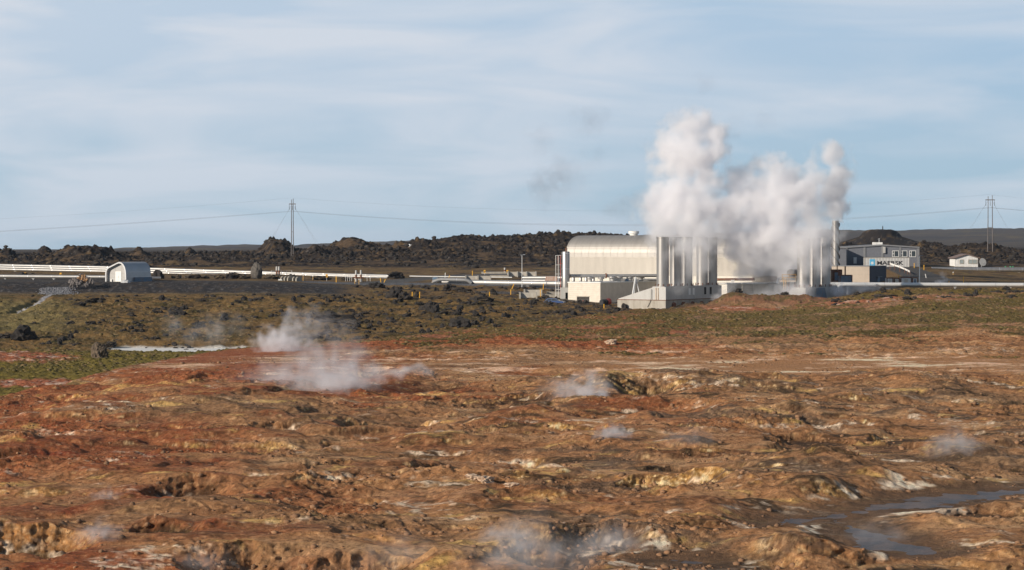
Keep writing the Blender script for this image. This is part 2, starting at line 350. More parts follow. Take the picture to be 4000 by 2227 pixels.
ws = np.minimum(dist_path(x, y, STREAM, 0.62), np.minimum(dist_path(x, y, STREAM2, 0.62), dist_path(x, y, STREAM3, 0.62)))
wsn = ws + 0.35 * fbm2(x / 1.4, y / 1.4, 3, 17)
k = 1 - sstep(0.2, 3.2, wsn); base = LV + 0.05 + 0.08 * np.clip(wsn, -1.2, 3) + 0.11 * fbm2(x / 1.6, y / 1.9, 4, 4)
Zs = Z[s] + h
dz_near = 1 - sstep(140, 170, y)
Zs = Zs * (1 - k * dz_near) + base * k * dz_near
kw = sstep(1, 5, x) * sstep(.2, .8, wsn) * (1 - sstep(160, 175, y)); Zs = Zs + kw * np.maximum(LV + .07 - Zs, 0)
Z[s] = Zs
Yo = np.zeros_like(X); Yo[s] = nr * amp * (.12 + .88 * scarp) * (0.5 * fbm2(x / 1.5, Zs / .5, 4, 77, .6) + .2 * fbm2(x / .5, Zs / .2, 2, 79))
# moss and grass humps on the green slopes and in the hollow on the left
s2 = rows(150, 430); x = X[s2]; y = Y[s2]; n2_ = near[s2]
fl = (1 - n2_) * (1 - sstep(410, 432, y))
mossy = fbm2(x / 26, y / 20, 4, 101)
hill = n2_ * sstep(1100, 1600, Ug) * sstep(240, 262, y)
hum = np.maximum(fbm2(x / 1.7, y / 1.5, 3, 111), -0.25)
Z[s2] += hum * (0.42 * hill + 0.5 * fl) + 0.9 * fl * fbm2(x / 9, y / 7, 3, 121) * sstep(300, 330, y) + 0.6 * hill * fbm2(x / 11, y / 8, 3, 123)
pm = dist_path(x, y, POND, 0.5); k = (1 - sstep(0.0, 3.5, pm + 0.6 * fbm2(x / 3, y / 3, 2, 3))) * (1 - n2_ * .0)
Z[s2] = Z[s2] * (1 - k) + (POND_LV - 0.25) * k
lv2 = (x < -20) & (y > 225) & (y < 330) & (pm > 1.2); Z[s2] = np.where(lv2, np.maximum(Z[s2], POND_LV + 0.15), Z[s2])
bm = dist_path(x, y, BROOK, 0.6)
Z[s2] -= 0.7 * (1 - sstep(0, 1.6, bm)) * fl
# black gravel bank and the lava behind
s3 = rows(425, 560); x = X[s3]; y = Y[s3]
Z[s3] += 0.10 * fbm2(x / 1.5, y / 1.5, 3, 131) * sstep(425, 433, y)
rgt = sstep(1330, 1450, Ug) * (1 - sstep(470, 480, y)) * (1 - sstep(2150, 2250, Ug)); Z[s3] += rgt * (.5 * fbm2(x / 6, y / 5, 4, 137) + .35 * np.maximum(fbm2(x / 1.6, y / 1.6, 3, 138), -.2))
bkw = (1 - sstep(446, 449, y)) * (1 - sstep(1280, 1380, Ug)); Z[s3] += 0.35 * fbm2(x / 4, y / 4, 3, 135) * bkw
s4 = rows(545, 1000); x = X[s4]; y = Y[s4]
zone = sstep(552, 566, y + 7 * fbm2(x / 18, y / 18, 3, 141)) * (1 - sstep(820, 950, y))
zone *= np.clip(1 - np.exp(-((Ug - 2720) / 520.0) ** 2) * (1 - sstep(560, 600, y)), 0, 1)
zone *= np.where((Ug > 3250), sstep(548, 590, y), 1)
cl = rid2(x / 4.5, y / 4.5, 5, 151, 0.62)
sp = np.maximum(gn2(x / 2.1, y / 2.1, 161), 0) ** 1.3
gap = sstep(-0.25, 0.25, fbm2(x / 16, y / 10, 3, 171))                # bare brown flats between the clinker
tall = 0.35 + 0.65 * sstep(560, 640, y)
Z[s4] += zone * tall * (0.25 + 0.75 * gap) * ((cl - 0.55) * 2.2 + sp * 1.5 + 0.8 * fbm2(x / 9, y / 9, 3, 181))
lavz = zone * (0.2 + 0.8 * gap)

# ------------------------------------------------------------------ ground colour (what the ground is made of, by place; hollows carry painted shade)
C = np.zeros((ND, NU, 3), np.float32)
def lay(c, m, c1):
    m = np.clip(m, 0, 1)[..., None]; return c * (1 - m) + np.array(c1, np.float32) * m
s = rows(0, 430); x = X[s]; y = Y[s]; u = np.broadcast_to(Ug, x.shape); nr = near[s]
gx_ = np.gradient(Z[s], axis=1) / np.maximum(np.gradient(x, axis=1), 1e-3); gy_ = np.gradient(Z[s], axis=0) / np.gradient(D[s])[:, None]
sl_ = np.hypot(gx_, gy_)
hb = np.zeros_like(x); hb[:h0.shape[0]] = h0; gyb = np.gradient(hb, axis=0) / np.gradient(D[s])[:, None]
fA = fbm2(x / 30, y / 24, 4, 201); fB = fbm2(x / 7, y / 6, 5, 211); fC = fbm2(x / 3.4, y / 2.4, 5, 221); fD = fbm2(x / 1.0, y / 0.8, 4, 231); fE = fbm2(x / 12, y / 5, 5, 241)
fF = fbm2(x / 0.3, y / 0.3, 2, 236)
c = np.zeros(x.shape + (3,), np.float32) + np.array((.36, .185, .092), np.float32)
c = lay(c, sstep(-.1, .4, fB + .6 * fD), (.22, .115, .055))                          # brown
sand = sstep(.02, .35, fE + .25 * fC); c = lay(c, sand * .85, (.42, .26, .145))       # pale tan wash
c = lay(c, sstep(.05, .4, -fA + .5 * fB) * .6, (.27, .165, .095))                     # grey brown
left = 1 - sstep(400, 2300, u + 500 * fA)
upper = sstep(150, 235, y)
redm = sstep(-.12, .35, fA * .9 + fB * .55 + left * .38 + (sstep(255, 290, y) * .35) * (u < 2700) - .12)
redm *= 0.25 + 0.75 * np.clip(left + sstep(135, 200, y) * (1 - sstep(2500, 3300, u)), 0, 1)
c = lay(c, redm * .8, (.33, .098, .042))
c = lay(c, redm * sstep(.1, .5, fC + .4 * fD) * .8, (.25, .052, .024))
c = lay(c, sstep(.10, .42, fbm2(x / 5, y / 3, 4, 251) + .2 * fD) * (1 - left * .6) * (1 - sstep(190, 240, y)) * .85, (.085, .055, .028))  # dark olive-brown crust
c = lay(c, sstep(.1, .35, fbm2(x / 11, y / 8, 4, 255) + .25 * fD) * sstep(1500, 2500, u) * (1 - sstep(210, 245, y)) * .8, (.17, .115, .078))   # grey-brown crust
sc_ = (.4 + .6 * sstep(92, 128, y)) * sstep(.26, .6, np.maximum(gyb, 0)) * (.35 + .65 * sstep(-.25, .15, fbm2(x / 16, y / 12, 3, 258))) * (1 - sstep(225, 260, y)) * nr
fS = fbm2(x / .8, Z[s] / .3, 4, 265, .7); pit_shade = np.zeros_like(x); pit_shade[:pitm.shape[0]] = pitm[:x.shape[0]]; c = lay(c, sstep(.15, .7, pit_shade + .35 * fC + .2 * fD) * sstep(-.35, .15, fB + .2 * fD) * .8, (.085, .048, .025))  # hollows darkened by the pit mask: shade put into the colour
ye = sstep(-.10, .25, fbm2(x / 9, y / 6, 4, 261) + .5 * fS - .02)
c = lay(c, sc_ * ye * .8, (.46, .275, .10)); c = lay(c, sc_ * ye * sstep(.02, .28, fS) * .85, (.66, .50, .31)); c = lay(c, sc_ * ye * sstep(.0, .25, -fS) * .85, (.20, .10, .045))
c = lay(c, sc_ * (1 - ye) * .75, (.145, .075, .04))
c = lay(c, sstep(.25, .8, pit_shade + .3 * fC) * (1 - sstep(100, 118, y)) * sstep(-.3, .2, fS + .6 * fB) * .8, (.075, .045, .025))  # nearest pit walls darkened once more, painted shade on sunlit faces
wh = sstep(.16, .40, fbm2(x / 10, y / 4.2, 5, 271, .62) + .15 * fD) * (1 - sstep(262, 280, y))
c = lay(c, wh * sstep(-.15, .35, 1.2 * fD + .6 * fC) * .8, (.66, .53, .40))
oc = sstep(.22, .46, fbm2(x / 8, y / 4, 5, 281, .62) + .2 * fD) * (1 - sstep(200, 235, y)); c = lay(c, oc * .7, (.58, .38, .15))
c = lay(c, sstep(.12, .42, fF * .8 + fD * .6) * .55, (.12, .062, .03)); c = lay(c, sstep(.15, .45, -fF * .8 - fD * .5) * .35, (.52, .33, .19))
pl_ = sstep(213, 228, y) * (1 - sstep(250, 262, y)) * sstep(1900, 2700, u + 300 * fA)                 # the plain on the right
c = lay(c, pl_ * .8, (.38, .20, .10)); c = lay(c, sstep(.14, .36, fbm2(x / 12, y / 5, 5, 293, .62) + .2 * fD) * sstep(205, 235, y) * (1 - sstep(262, 285, y)) * .75, (.60, .42, .30)); c = lay(c, pl_ * sstep(.12, .34, fbm2(x / 14, y / 5, 5, 291, .6) + .15 * fD) * .9, (.66, .50, .36))
# moss on the slope
mm = sstep(-.16, .12, fbm2(x / 13, y / 10, 4, 301) + .55 * fD * .8 + .25 * fC + .80 * sstep(248, 330, y) - .58) * sstep(1100, 1700, u + (y - 265) * 12) * sstep(240, 256, y) * nr
redband = np.exp(-((y - (377 + 6 * fA)) / 7) ** 2) * sstep(2600, 2750, u) * (1 - sstep(3650, 3850, u)); mm *= 1 - .9 * redband * sstep(-.35, .1, fB)
edge = 1 - sstep(1350, 1500, u)
mossc = lay(np.zeros_like(c) + np.array((.11, .083, .015), np.float32), sstep(-.1, .4, fC + .5 * fD), (.15, .10, .028))
mossc = lay(mossc, sstep(.0, .4, fB * .7 - fD * .7), (.17, .098, .04)); mossc = lay(mossc, sstep(.15, .5, fF * .6 + fD * .7), (.05, .04, .012))
hum = fbm2(x / 1.7, y / 1.5, 3, 111)
c = c * (1 - (mm * .92)[..., None]) + mossc * (mm * .92)[..., None]
c = lay(c, redband * sstep(-.3, .2, fB) * nr, (.36, .125, .06)); c = lay(c, redband * sstep(.15, .35, fC + .4 * fD) * nr * .8, (.66, .45, .34))
rm = nr * sstep(380, 386, y) * sstep(2640, 2760, u) * (1 - sstep(3230, 3330, u)); c = lay(c, rm * .85, (.20, .105, .06)); c = lay(c, rm * sstep(-.1, .3, fC) * .6, (.29, .12, .06)); c = lay(c, rm * sstep(.2, .4, fB + fD * .4) * .7, (.10, .09, .03))
# hollow on the left: green moss, red clay
fl = 1 - nr
g = np.zeros_like(c) + np.array((.185, .108, .037), np.float32)
g = lay(g, sstep(-.15, .3, fB + .5 * fA + .4 * fD), (.085, .056, .017)); g = lay(g, sstep(.05, .4, fC * .8 + fB * .5), (.06, .048, .013))
g = lay(g, sstep(.1, .4, fD * .8 + fC * .3), (.27, .185, .085)); g = lay(g, sstep(.25, .5, fbm2(x / 5, y / 3, 4, 311) + fF * .3), (.045, .036, .026))
mossl = (1 - sstep(294, 302, y + 4 * fB)) * (1 - sstep(1150, 1350, u))
g = g * (1 - mossl[..., None]) + lay(lay(np.zeros_like(c) + np.array((.15, .112, .02), np.float32), sstep(-.1, .35, fC + fD * .5), (.20, .15, .035)), sstep(.1, .4, fD), (.075, .058, .014)) * mossl[..., None]
rl = mossl * np.clip(np.exp(-(((u - 60) / 260) ** 2 + ((y - 281) / 16) ** 2)) + np.exp(-(((u - 160) / 280) ** 2 + ((y - 224) / 9) ** 2)), 0, 1) ; rl = sstep(.3, .75, rl + .6 * fB + .35 * fC + .2 * fD); g = lay(g, rl * .9, (.33, .105, .055)); g = lay(g, rl * sstep(.12, .4, fC + fD * .5) * .8, (.58, .42, .32))
gr_l = sstep(325, 345, y) * (1 - sstep(405, 425, y)) * (1 - sstep(120, 420, u + 200 * fB)); g = lay(g, gr_l * .7, (.215, .17, .066))
dk = sstep(.2, .48, fbm2(x / 9, y / 7, 4, 321) + .35 * fD + .14 * sstep(900, 1500, u)) * sstep(310, 330, y); g = lay(g, dk * .62, (.042, .033, .024))
dkr = fl * sstep(2000, 2250, u) * sstep(340, 350, y); g = lay(g, dkr * sstep(-.25, .15, fB + fD * .5) * .8, (.055, .042, .032))
g = lay(g, (1 - sstep(-.35, .2, dist_path(x, y, BROOK, 0.6) + .7 * fD)) * .9, (.42, .41, .42))
g = lay(g, (1 - sstep(.4, 1.8, dist_path(x, y, POND, 0.5) + .7 * fC)) * (fl + nr), (.72, .67, .60))
c = c * nr[..., None] + g * fl[..., None]
c = lay(c, (1 - sstep(.4, 1.8, dist_path(x, y, POND, 0.5) + .7 * fC)), (.72, .67, .60))
wsf = np.minimum(dist_path(x, y, STREAM, 0.62), np.minimum(dist_path(x, y, STREAM2, 0.62), dist_path(x, y, STREAM3, 0.62)))
c = lay(c, (1 - sstep(.3, 2.0, wsf + .8 * fC)) * .75, (.15, .095, .06))
c = lay(c, sstep(.6, 1.0, wsf + .5 * fC) * (1 - sstep(1.4, 2.2, wsf + .8 * fC)) * sstep(-.05, .2, fB + .4 * fD) * .8, (.66, .56, .44))
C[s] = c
MOSS = np.clip(mm * nr * 1.0 + fl * (mossl * (1 - rl) + .22 * (1 - mossl)) * sstep(1.5, 3, dist_path(x, y, POND, 0.5)), 0, 1)
s = rows(430, 560); x = X[s]; y = Y[s]; u = np.broadcast_to(Ug, x.shape)
fB = fbm2(x / 7, y / 6, 4, 211); fD = fbm2(x / 1.2, y / 1.2, 4, 231); fC = fbm2(x / 3, y / 3, 4, 221)
c = np.zeros(x.shape + (3,), np.float32) + np.array((.17, .105, .045), np.float32)
c = lay(c, sstep(-.2, .3, fB + .5 * fD), (.10, .06, .028)); c = lay(c, sstep(.1, .4, fC + .3 * fD), (.20, .14, .05)); c = lay(c, sstep(.2, .4, fB - fC * .5), (.05, .04, .033))
gv = (1 - sstep(-3, 4, y + 3 * fB - np.interp(u, (-900, 540, 640, 1400), (480, 480, 463, 461)))) * (1 - sstep(1290, 1400, u)); c = lay(c, gv, (.036, .032, .031)); c = lay(c, gv * sstep(.15, .35, fD), (.11, .10, .095)); c = lay(c, gv * sstep(449, 452, y + fC) * sstep(-.3, .1, fB) * .8, (.078, .066, .056)); c = lay(c, gv * sstep(.1, .3, fC) * (y < 447) * .6, (.085, .06, .04))
c = lay(c, gv * (1 - sstep(430.5, 434, y + fC * 2)), (.16, .11, .055))
def at_d(pts): return [((a - CX) / F * d, d, w) for a, d, w in pts]
ROADS = [at_d([(1240, 470, 4), (1500, 474, 4.5), (1800, 476, 4), (2250, 470, 4)]), at_d([(1900, 452, 2.2), (2000, 449, 3.0), (2250, 446, 6)]), at_d([(1480, 478, 4), (1640, 500, 4), (1780, 520, 4), (2000, 528, 3)]),
         at_d([(4300, 446, 9), (3880, 450, 9), (3700, 466, 6), (3610, 492, 5), (3540, 520, 4.5), (3480, 536, 6), (3300, 537, 5)])]
for i, pth in enumerate(ROADS):
    e = dist_path(x, y, pth) + .6 * fC; c = lay(c, 1 - sstep(0, 1.0, e), ((.125, .125, .13), (.10, .09, .085), (.10, .095, .09), (.085, .078, .072))[i])
yard = sstep(2120, 2230, u) * (1 - sstep(3240, 3300, u)); c = lay(c, yard * .9, (.11, .095, .08))
bank = sstep(3440, 3470, u) * (1 - sstep(3560, 3600, u)) * (1 - sstep(528, 534, y)); c = lay(c, bank * .9 * sstep(0, .8, dist_path(x, y, ROADS[3])), (.19, .115, .05))
C[s] = c
s = rows(560, 10000); x = X[s]; y = Y[s]; u = np.broadcast_to(Ug, x.shape)
fB = fbm2(x / 9, y / 9, 4, 211); fD = fbm2(x / 1.6, y / 1.6, 4, 231); fC = fbm2(x / 4, y / 4, 4, 221); fA = fbm2(x / 60, y / 60, 4, 205)
c = np.zeros(x.shape + (3,), np.float32) + np.array((.028, .021, .017), np.float32)
c = lay(c, sstep(-.1, .35, fD + .3 * fC), (.020, .017, .016)); c = lay(c, sstep(.1, .45, fC + .3 * fB + .2 * fD), (.105, .068, .034)); c = lay(c, sstep(.3, .5, fD), (.125, .105, .09))
lz = np.ones_like(x); q = s4; o0 = s.start - q.start; nn_ = q.stop - s.start; lz[:nn_] = lavz[o0:o0 + nn_]
c = lay(c, (1 - sstep(.15, .5, lz)) * (y < 700) * .85, (.115, .073, .040))
gx_ = sstep(.1, .4, fB + .4 * fD - (y - 560) / 260); c = lay(c, gx_ * .6, (.15, .10, .045))
far = sstep(1000, 1600, y); c = lay(c, far, (.085, .066, .05)); c = lay(c, far * sstep(-.1, .35, fbm2(x / 190, y / 330, 5, 331)), (.055, .048, .045)); c = lay(c, far * sstep(.15, .4, fbm2(x / 110, y / 140, 5, 341)), (.125, .095, .055))
C[s] = c
q = rows(0, 300); cc_ = C[q]; lum = cc_.mean(-1, keepdims=True); ref = .172
k_ = np.clip(lum / ref, .05, 6) ** .5; cc2 = lum * k_ * .93 + (cc_ - lum) * k_ * 1.05          # contrast and hue of the clay colours strengthened
C[q] = cc2 * near[q][..., None] + cc_ * (1 - near[q][..., None])
C = np.clip(C, 0.012, 0.85)

# ---- mesh
verts = np.empty((ND * NU, 3), np.float32); verts[:, 0] = X.ravel(); verts[:, 1] = (Y + Yo).ravel(); verts[:, 2] = Z.ravel()
ii = np.arange(ND - 1)[:, None] * NU + np.arange(NU - 1)[None, :]
quads = np.stack([ii, ii + 1, ii + NU + 1, ii + NU], -1).reshape(-1, 4).astype(np.int32)
me = bpy.data.meshes.new("ground"); me.vertices.add(len(verts)); me.vertices.foreach_set("co", verts.ravel())
me.loops.add(quads.size); me.loops.foreach_set("vertex_index", quads.ravel()); me.polygons.add(len(quads))
me.polygons.foreach_set("loop_start", np.arange(0, quads.size, 4, dtype=np.int32))
me.update(calc_edges=True); me.polygons.foreach_set("use_smooth", np.ones(len(quads), bool))
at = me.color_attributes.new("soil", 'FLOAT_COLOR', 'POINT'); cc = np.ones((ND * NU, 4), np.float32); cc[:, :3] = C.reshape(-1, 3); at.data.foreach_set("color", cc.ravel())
gm = bpy.data.materials.new("ground"); gm.use_nodes = True; t_ = gm.node_tree; nn = t_.nodes; ll = t_.links; b = nn['Principled BSDF']; b.inputs['Roughness'].default_value = 0.93; b.inputs['Specular IOR Level'].default_value = 0.2
va = nn.new('ShaderNodeVertexColor'); va.layer_name = "soil"
tx = nn.new('ShaderNodeTexCoord'); no = nn.new('ShaderNodeTexNoise'); no.inputs['Scale'].default_value = 2.2; no.inputs['Detail'].default_value = 6; no.inputs['Roughness'].default_value = 0.8; ll.new(tx.outputs['Object'], no.inputs['Vector'])
mr = nn.new('ShaderNodeMapRange'); mr.inputs[1].default_value = .3; mr.inputs[2].default_value = .7; mr.inputs[3].default_value = .58; mr.inputs[4].default_value = 1.45; ll.new(no.outputs['Fac'], mr.inputs[0])
vm = nn.new('ShaderNodeVectorMath'); vm.operation = 'SCALE'; ll.new(va.outputs['Color'], vm.inputs[0]); ll.new(mr.outputs[0], vm.inputs['Scale']); ll.new(vm.outputs[0], b.inputs['Base Color'])
bp = nn.new('ShaderNodeBump'); bp.inputs['Strength'].default_value = .8; bp.inputs['Distance'].default_value = .42; ll.new(no.outputs['Fac'], bp.inputs['Height']); ll.new(bp.outputs[0], b.inputs['Normal'])
me.materials.append(gm); go = bpy.data.objects.new("ground", me); col.objects.link(go); tag(go, "bare red and ochre geothermal clay field rising to mossy lava plain and black lava ridges", "ground", kind="structure")

def zat(x, y):
    u = CX + x / y * F; j = int(np.clip(np.searchsorted(U, u) - 1, 0, NU - 2)); i = int(np.clip(np.searchsorted(D, y) - 1, 0, ND - 2))
    a = (u - U[j]) / (U[j + 1] - U[j]); b_ = (y - D[i]) / (D[i + 1] - D[i])
    return float((Z[i, j] * (1 - a) + Z[i, j + 1] * a) * (1 - b_) + (Z[i + 1, j] * (1 - a) + Z[i + 1, j + 1] * a) * b_)
def G(px, d, up=0.0):                        # the ground under image column px at distance d
    x_ = (px - CX) / F * d; return Vector((x_, d, zat(x_, d) + up))
def ray_ground(px, py, d0=70, d1=900):       # where the line of sight through (px, py) first meets the ground
    j = int(np.clip(np.searchsorted(U, px), 0, NU - 1)); hz_ = CZ - (py - HY) / F * D; k_ = np.nonzero((Z[:, j] >= hz_) & (D > d0))[0]
    return D[k_[0]] if len(k_) else d1
def sheet(name, m, x0, x1, y0, y1, z, label, cat):
    o = MB().add([(x0, y0, z), (x1, y0, z), (x1, y1, z), (x0, y1, z)], [(0, 1, 2, 3)]).build(name, m); return tag(o, label, cat, kind='structure')
m_mud = mat("mud_water", (.06, .05, .046), .42, c2=(.15, .10, .07), scale=.8, amt=1, bump=.06, bscale=5, lohi=(.40, .60), spec=.4)
m_milk = mat("silica_water", (.78, .75, .69), .55, c2=(.66, .63, .58), scale=.25, amt=.8, bump=.02, bscale=2, spec=.25)
xs = [p[0] for p in STREAM + STREAM2 + STREAM3]; ys = [p[1] for p in STREAM + STREAM2 + STREAM3]
sheet("muddy_stream_water", m_mud, min(xs) - 2, max(xs) + 4, min(ys) - 2, max(ys) + 2, LV, "shallow grey muddy stream and puddle on the bare clay at lower right", "stream")
xs = [p[0] for p in POND]; ys = [p[1] for p in POND]
sheet("silica_pond_water", m_milk, min(xs) - 5, max(xs) + 5, min(ys) - 10, max(ys) + 10, POND_LV, "milky white silica pond beyond the red clay field", "pond")
# ------------------------------------------------------------------ the power plant
m_clad = mat("ribbed_metal_cladding", (.45, .415, .365), .5, .35, c2=(.36, .33, .29), scale=.5, amt=.6, stretch=(1.6, 1.6, .25), bump=.02, bscale=2.2)
m_roof = mat("vault_metal_roof", (.36, .335, .305), .55, .5, c2=(.28, .262, .24), scale=.6, amt=.6, stretch=(2.2, .4, .4), bump=.02, bscale=2)
m_white = mat("white_block_wall", (.66, .60, .51), .8, c2=(.50, .44, .36), scale=.9, amt=.6, bump=.02, bscale=5)
m_band = mat("pale_plinth_panel", (.66, .62, .54), .7, c2=(.58, .53, .46), scale=.4, amt=.6)
m_steel = mat("galvanised_steel", (.74, .74, .74), .34, .8, c2=(.55, .54, .53), scale=1.2, amt=.5, stretch=(1, 1, .3))
m_alu = mat("aluminium_jacket", (.42, .41, .395), .5, .55, c2=(.30, .29, .275), scale=.6, amt=.6, bump=.012, bscale=1.2)
m_walu = mat("bright_pipe_jacket", (.82, .80, .76), .4, .35, c2=(.70, .68, .64), scale=.5, amt=.6)
m_conc = mat("weathered_concrete", (.40, .37, .32), .88, c2=(.24, .205, .16), scale=.7, amt=.7, stretch=(1.4, 1.4, .3), bump=.02, bscale=4)
m_concl = mat("smooth_grey_concrete", (.46, .45, .43), .8, c2=(.36, .345, .32), scale=.5, amt=.6, stretch=(1.5, 1.5, .25), bump=.01, bscale=3)
m_dark = mat("dark_opening", (.03, .028, .026), .8)
m_rust = mat("rusty_steel", (.20, .075, .035), .8, c2=(.09, .045, .03), scale=2, amt=.9, bump=.01, bscale=8)
m_ruststr = mat('rust_stain', (.38, .26, .17), .8, c2=(.52, .47, .40), scale=1.5, amt=.9, stretch=(3, 3, .5))
m_orail = mat("ochre_painted_rail", (.55, .35, .12), .6, c2=(.30, .16, .06), scale=2, amt=.8)
m_red = mat("red_paint", (.42, .06, .04), .55, c2=(.25, .05, .03), scale=3, amt=.7)
m_greyst = mat("grey_stack_steel", (.42, .40, .38), .38, .7, c2=(.28, .265, .25), scale=.9, amt=.7, stretch=(2, 2, .15), bump=.012, bscale=2)
m_blue = mat("blue_car_paint", (.012, .045, .15), .3, c2=(.010, .038, .12), scale=1, amt=.3)
m_glass = mat("dark_window_glass", (.03, .035, .04), .06, c2=(.05, .06, .06), scale=1.5, amt=.8)
m_tile = mat("tan_concrete_panel", (.42, .35, .285), .85, c2=(.36, .295, .235), scale=.8, amt=.6)
m_gwall = mat("grey_harled_wall", (.165, .172, .195), .9, c2=(.12, .126, .145), scale=2.5, amt=.8, bump=.015, bscale=14)
m_trim = mat("grey_roof_trim", (.22, .222, .23), .7)
m_wpaint = mat("white_paint", (.72, .71, .68), .6, c2=(.62, .60, .56), scale=1, amt=.5)
m_yel = mat("yellow_paint", (.80, .42, .03), .55, c2=(.66, .33, .03), scale=3, amt=.5)
m_black = mat("black_rubber", (.025, .025, .027), .75)
m_rustcon = mat("rust_streaked_white_container", (.62, .58, .50), .7, c2=(.30, .13, .06), scale=1.6, amt=.95, stretch=(2, 2, .5), lohi=(.5, .72))
m_bplate = mat("blue_painted_steel", (.10, .19, .28), .6, c2=(.22, .14, .10), scale=1.2, amt=.6)
RZ = math.atan2(-0.564, 0.826); E1 = Vector((.826, -.564, 0)); E2 = Vector((.564, .826, 0))

# turbine hall: local x along the front, y to the back, z up from the yard
hz = 2.0
hall = empty("turbine_hall", "long silver barrel-roofed turbine hall with ribbed metal walls behind the steam stacks", "power plant", (12.99, 470, hz), RZ)
HL, HW = 59.7, 13.8; EV = 10.3; TOP = 15.0 + .35
prof = []
for i in range(0, 25):
    a = math.pi * (1 - i / 24.0); n_ = 2.5; c_, s_ = math.cos(a), math.sin(a)
    prof.append((HW / 2 + HW / 2 * math.copysign(abs(c_) ** (2 / n_), c_), EV + (TOP - EV) * abs(s_) ** (2 / n_)))
mb = MB()
for i in range(24):                          # ribbed roof sheet, one strip of metal per profile step, standing seams
    (y0, z0), (y1, z1) = prof[i], prof[i + 1]
    mb.add([(-.25, y0, z0), (HL + .25, y0, z0), (HL + .25, y1, z1), (-.25, y1, z1)], [(0, 1, 2, 3)])
nr_ = 30
for k_ in range(nr_ + 1):
    xk = k_ * HL / nr_
    for i in range(24):
        (y0, z0), (y1, z1) = prof[i], prof[i + 1]; o_ = .05
        cy_, cz_ = HW / 2, EV
        def out(y_, z_): v_ = Vector((y_ - cy_, (z_ - cz_) * 1.6 + .001)).normalized() * o_; return (y_ + v_.x, z_ + v_.y)
        a0, a1 = out(y0, z0), out(y1, z1)
        mb.add([(xk - .05, *a0), (xk + .05, *a0), (xk + .05, *a1), (xk - .05, *a1)], [(0, 1, 2, 3)])
roof = mb.build("roof", m_roof, hall, True, 60)
mb = MB()
nb = 200                                     # ribbed cladding: real corrugations on the front wall
for k_ in range(nb):
    x0 = k_ * HL / nb; w_ = HL / nb; zt = EV - .002; zb = 6.05
    pts = [(x0, 0), (x0 + w_ * .3, 0), (x0 + w_ * .45, -.05), (x0 + w_ * .85, -.05), (x0 + w_, 0)]
    for (xa, ya), (xb, yb) in zip(pts[:-1], pts[1:]): mb.add([(xa, ya, zb), (xb, yb, zb), (xb, yb, zt), (xa, ya, zt)], [(0, 1, 2, 3)])
mb.box(0, HL, HW - .1, HW, 0, EV); mb.box(0, HL, -.09, -.02, EV - .18, EV - .06)
mb.build("front_cladding", m_clad, hall)
for sx_, nm in ((0, "gable_end"), (HL, "gable_end")):
    pts = [(0, 0)] + prof + [(HW, 0)]; g_ = MB().extr_x([(y_, z_) for y_, z_ in pts][::-1], sx_ - .08, sx_ + .08); g_.build(nm, m_clad, hall)
mb = MB()
for k_ in range(14): mb.box(k_ * HL / 14 + .02, (k_ + 1) * HL / 14 - .02, -.14, -.02, 4.55, 6.03); mb.box(k_ * HL / 14 + .02, (k_ + 1) * HL / 14 - .02, -.12, -.02, 0, 4.53)
mb.build("plinth_panels", m_band, hall)
MB().lathe([(.95, TOP - .05), (.95, TOP + .35), (1.25, TOP + .38), (1.25, TOP + .95), (1.1, TOP + 1.0)], 14.2, HW / 2, 20).build("roof_vent", m_wpaint, hall, True)

# white low block buildings in front of the hall
def lowblock(px, d, w, m_, ztop, label, opening):
    x_ = (px - CX) / F * d; b_ = empty("white_block_building", label, "building", (x_, d, 1.2), RZ); H_ = ztop - 1.2
    mb = MB()
    if opening:
        o0, o1 = -w + 2.35, -w + 5.5
        mb.box(-w, o0, 0, .3, 0, H_); mb.box(o1, 0, 0, .3, 0, H_); mb.box(o0, o1, 0, .3, 2.5, H_); mb.box(o0, o1, 0, .3, 0, .9)
    else: mb.box(-w, 0, 0, .3, 0, H_)
    mb.box(-w, -w + .3, .3, m_, 0, H_); mb.box(-.3, 0, .3, m_, 0, H_)
    mb.build("wall", m_white, b_)
    MB().box(-w - .12, .12, -.12, m_, H_ + .002, H_ + .22).build("roof_slab", m_wpaint, b_)
    if opening:
        MB().box(o0 - .1, o1 + .1, -.06, -.003, 2.5, 2.62).box(o0 - .1, o0 - .003, -.06, -.003, .9, 2.5).build("opening_frame", m_conc, b_)
        MB().box(o0, o1, .32, .4, .9, 2.5).build("opening", m_dark, b_)
    c = MB()
    for k_ in range(1, int(H_ / .45)): c.box(-w - .004, .004, -.006, .02, k_ * .45, k_ * .45 + .025)
    c.build("mortar_line", m_tile, b_)
    return b_
lowblock(2345, 432, 8.3, 29.0, 6.7, "white painted block building with a dark square opening, below the hall's left end", True)
lowblock(2943, 424, 6.3, 15.9, 6.6, "low white block building between the two groups of steam stacks", False)
hyd = empty("fire_hydrant", "small red hydrant in the dark opening of the white block building", "hydrant", (0, 0, 0), 0)
q = Vector((2345 - CX, 0, 0)) / F * 432; q = Vector((q.x, 432, 2.05)) - E1 * 4.5 + E2 * .15
hyd.location = q; MB().lathe([(.14, 0), (.14, .12), (.1, .14), (.1, .62), (.15, .64), (.13, .74), (.06, .84)], n=12).build("barrel", m_red, hyd, True); MB().tube([(-.2, 0, .5), (.2, 0, .5)], .06, 8).build("outlet", m_red, hyd, True)

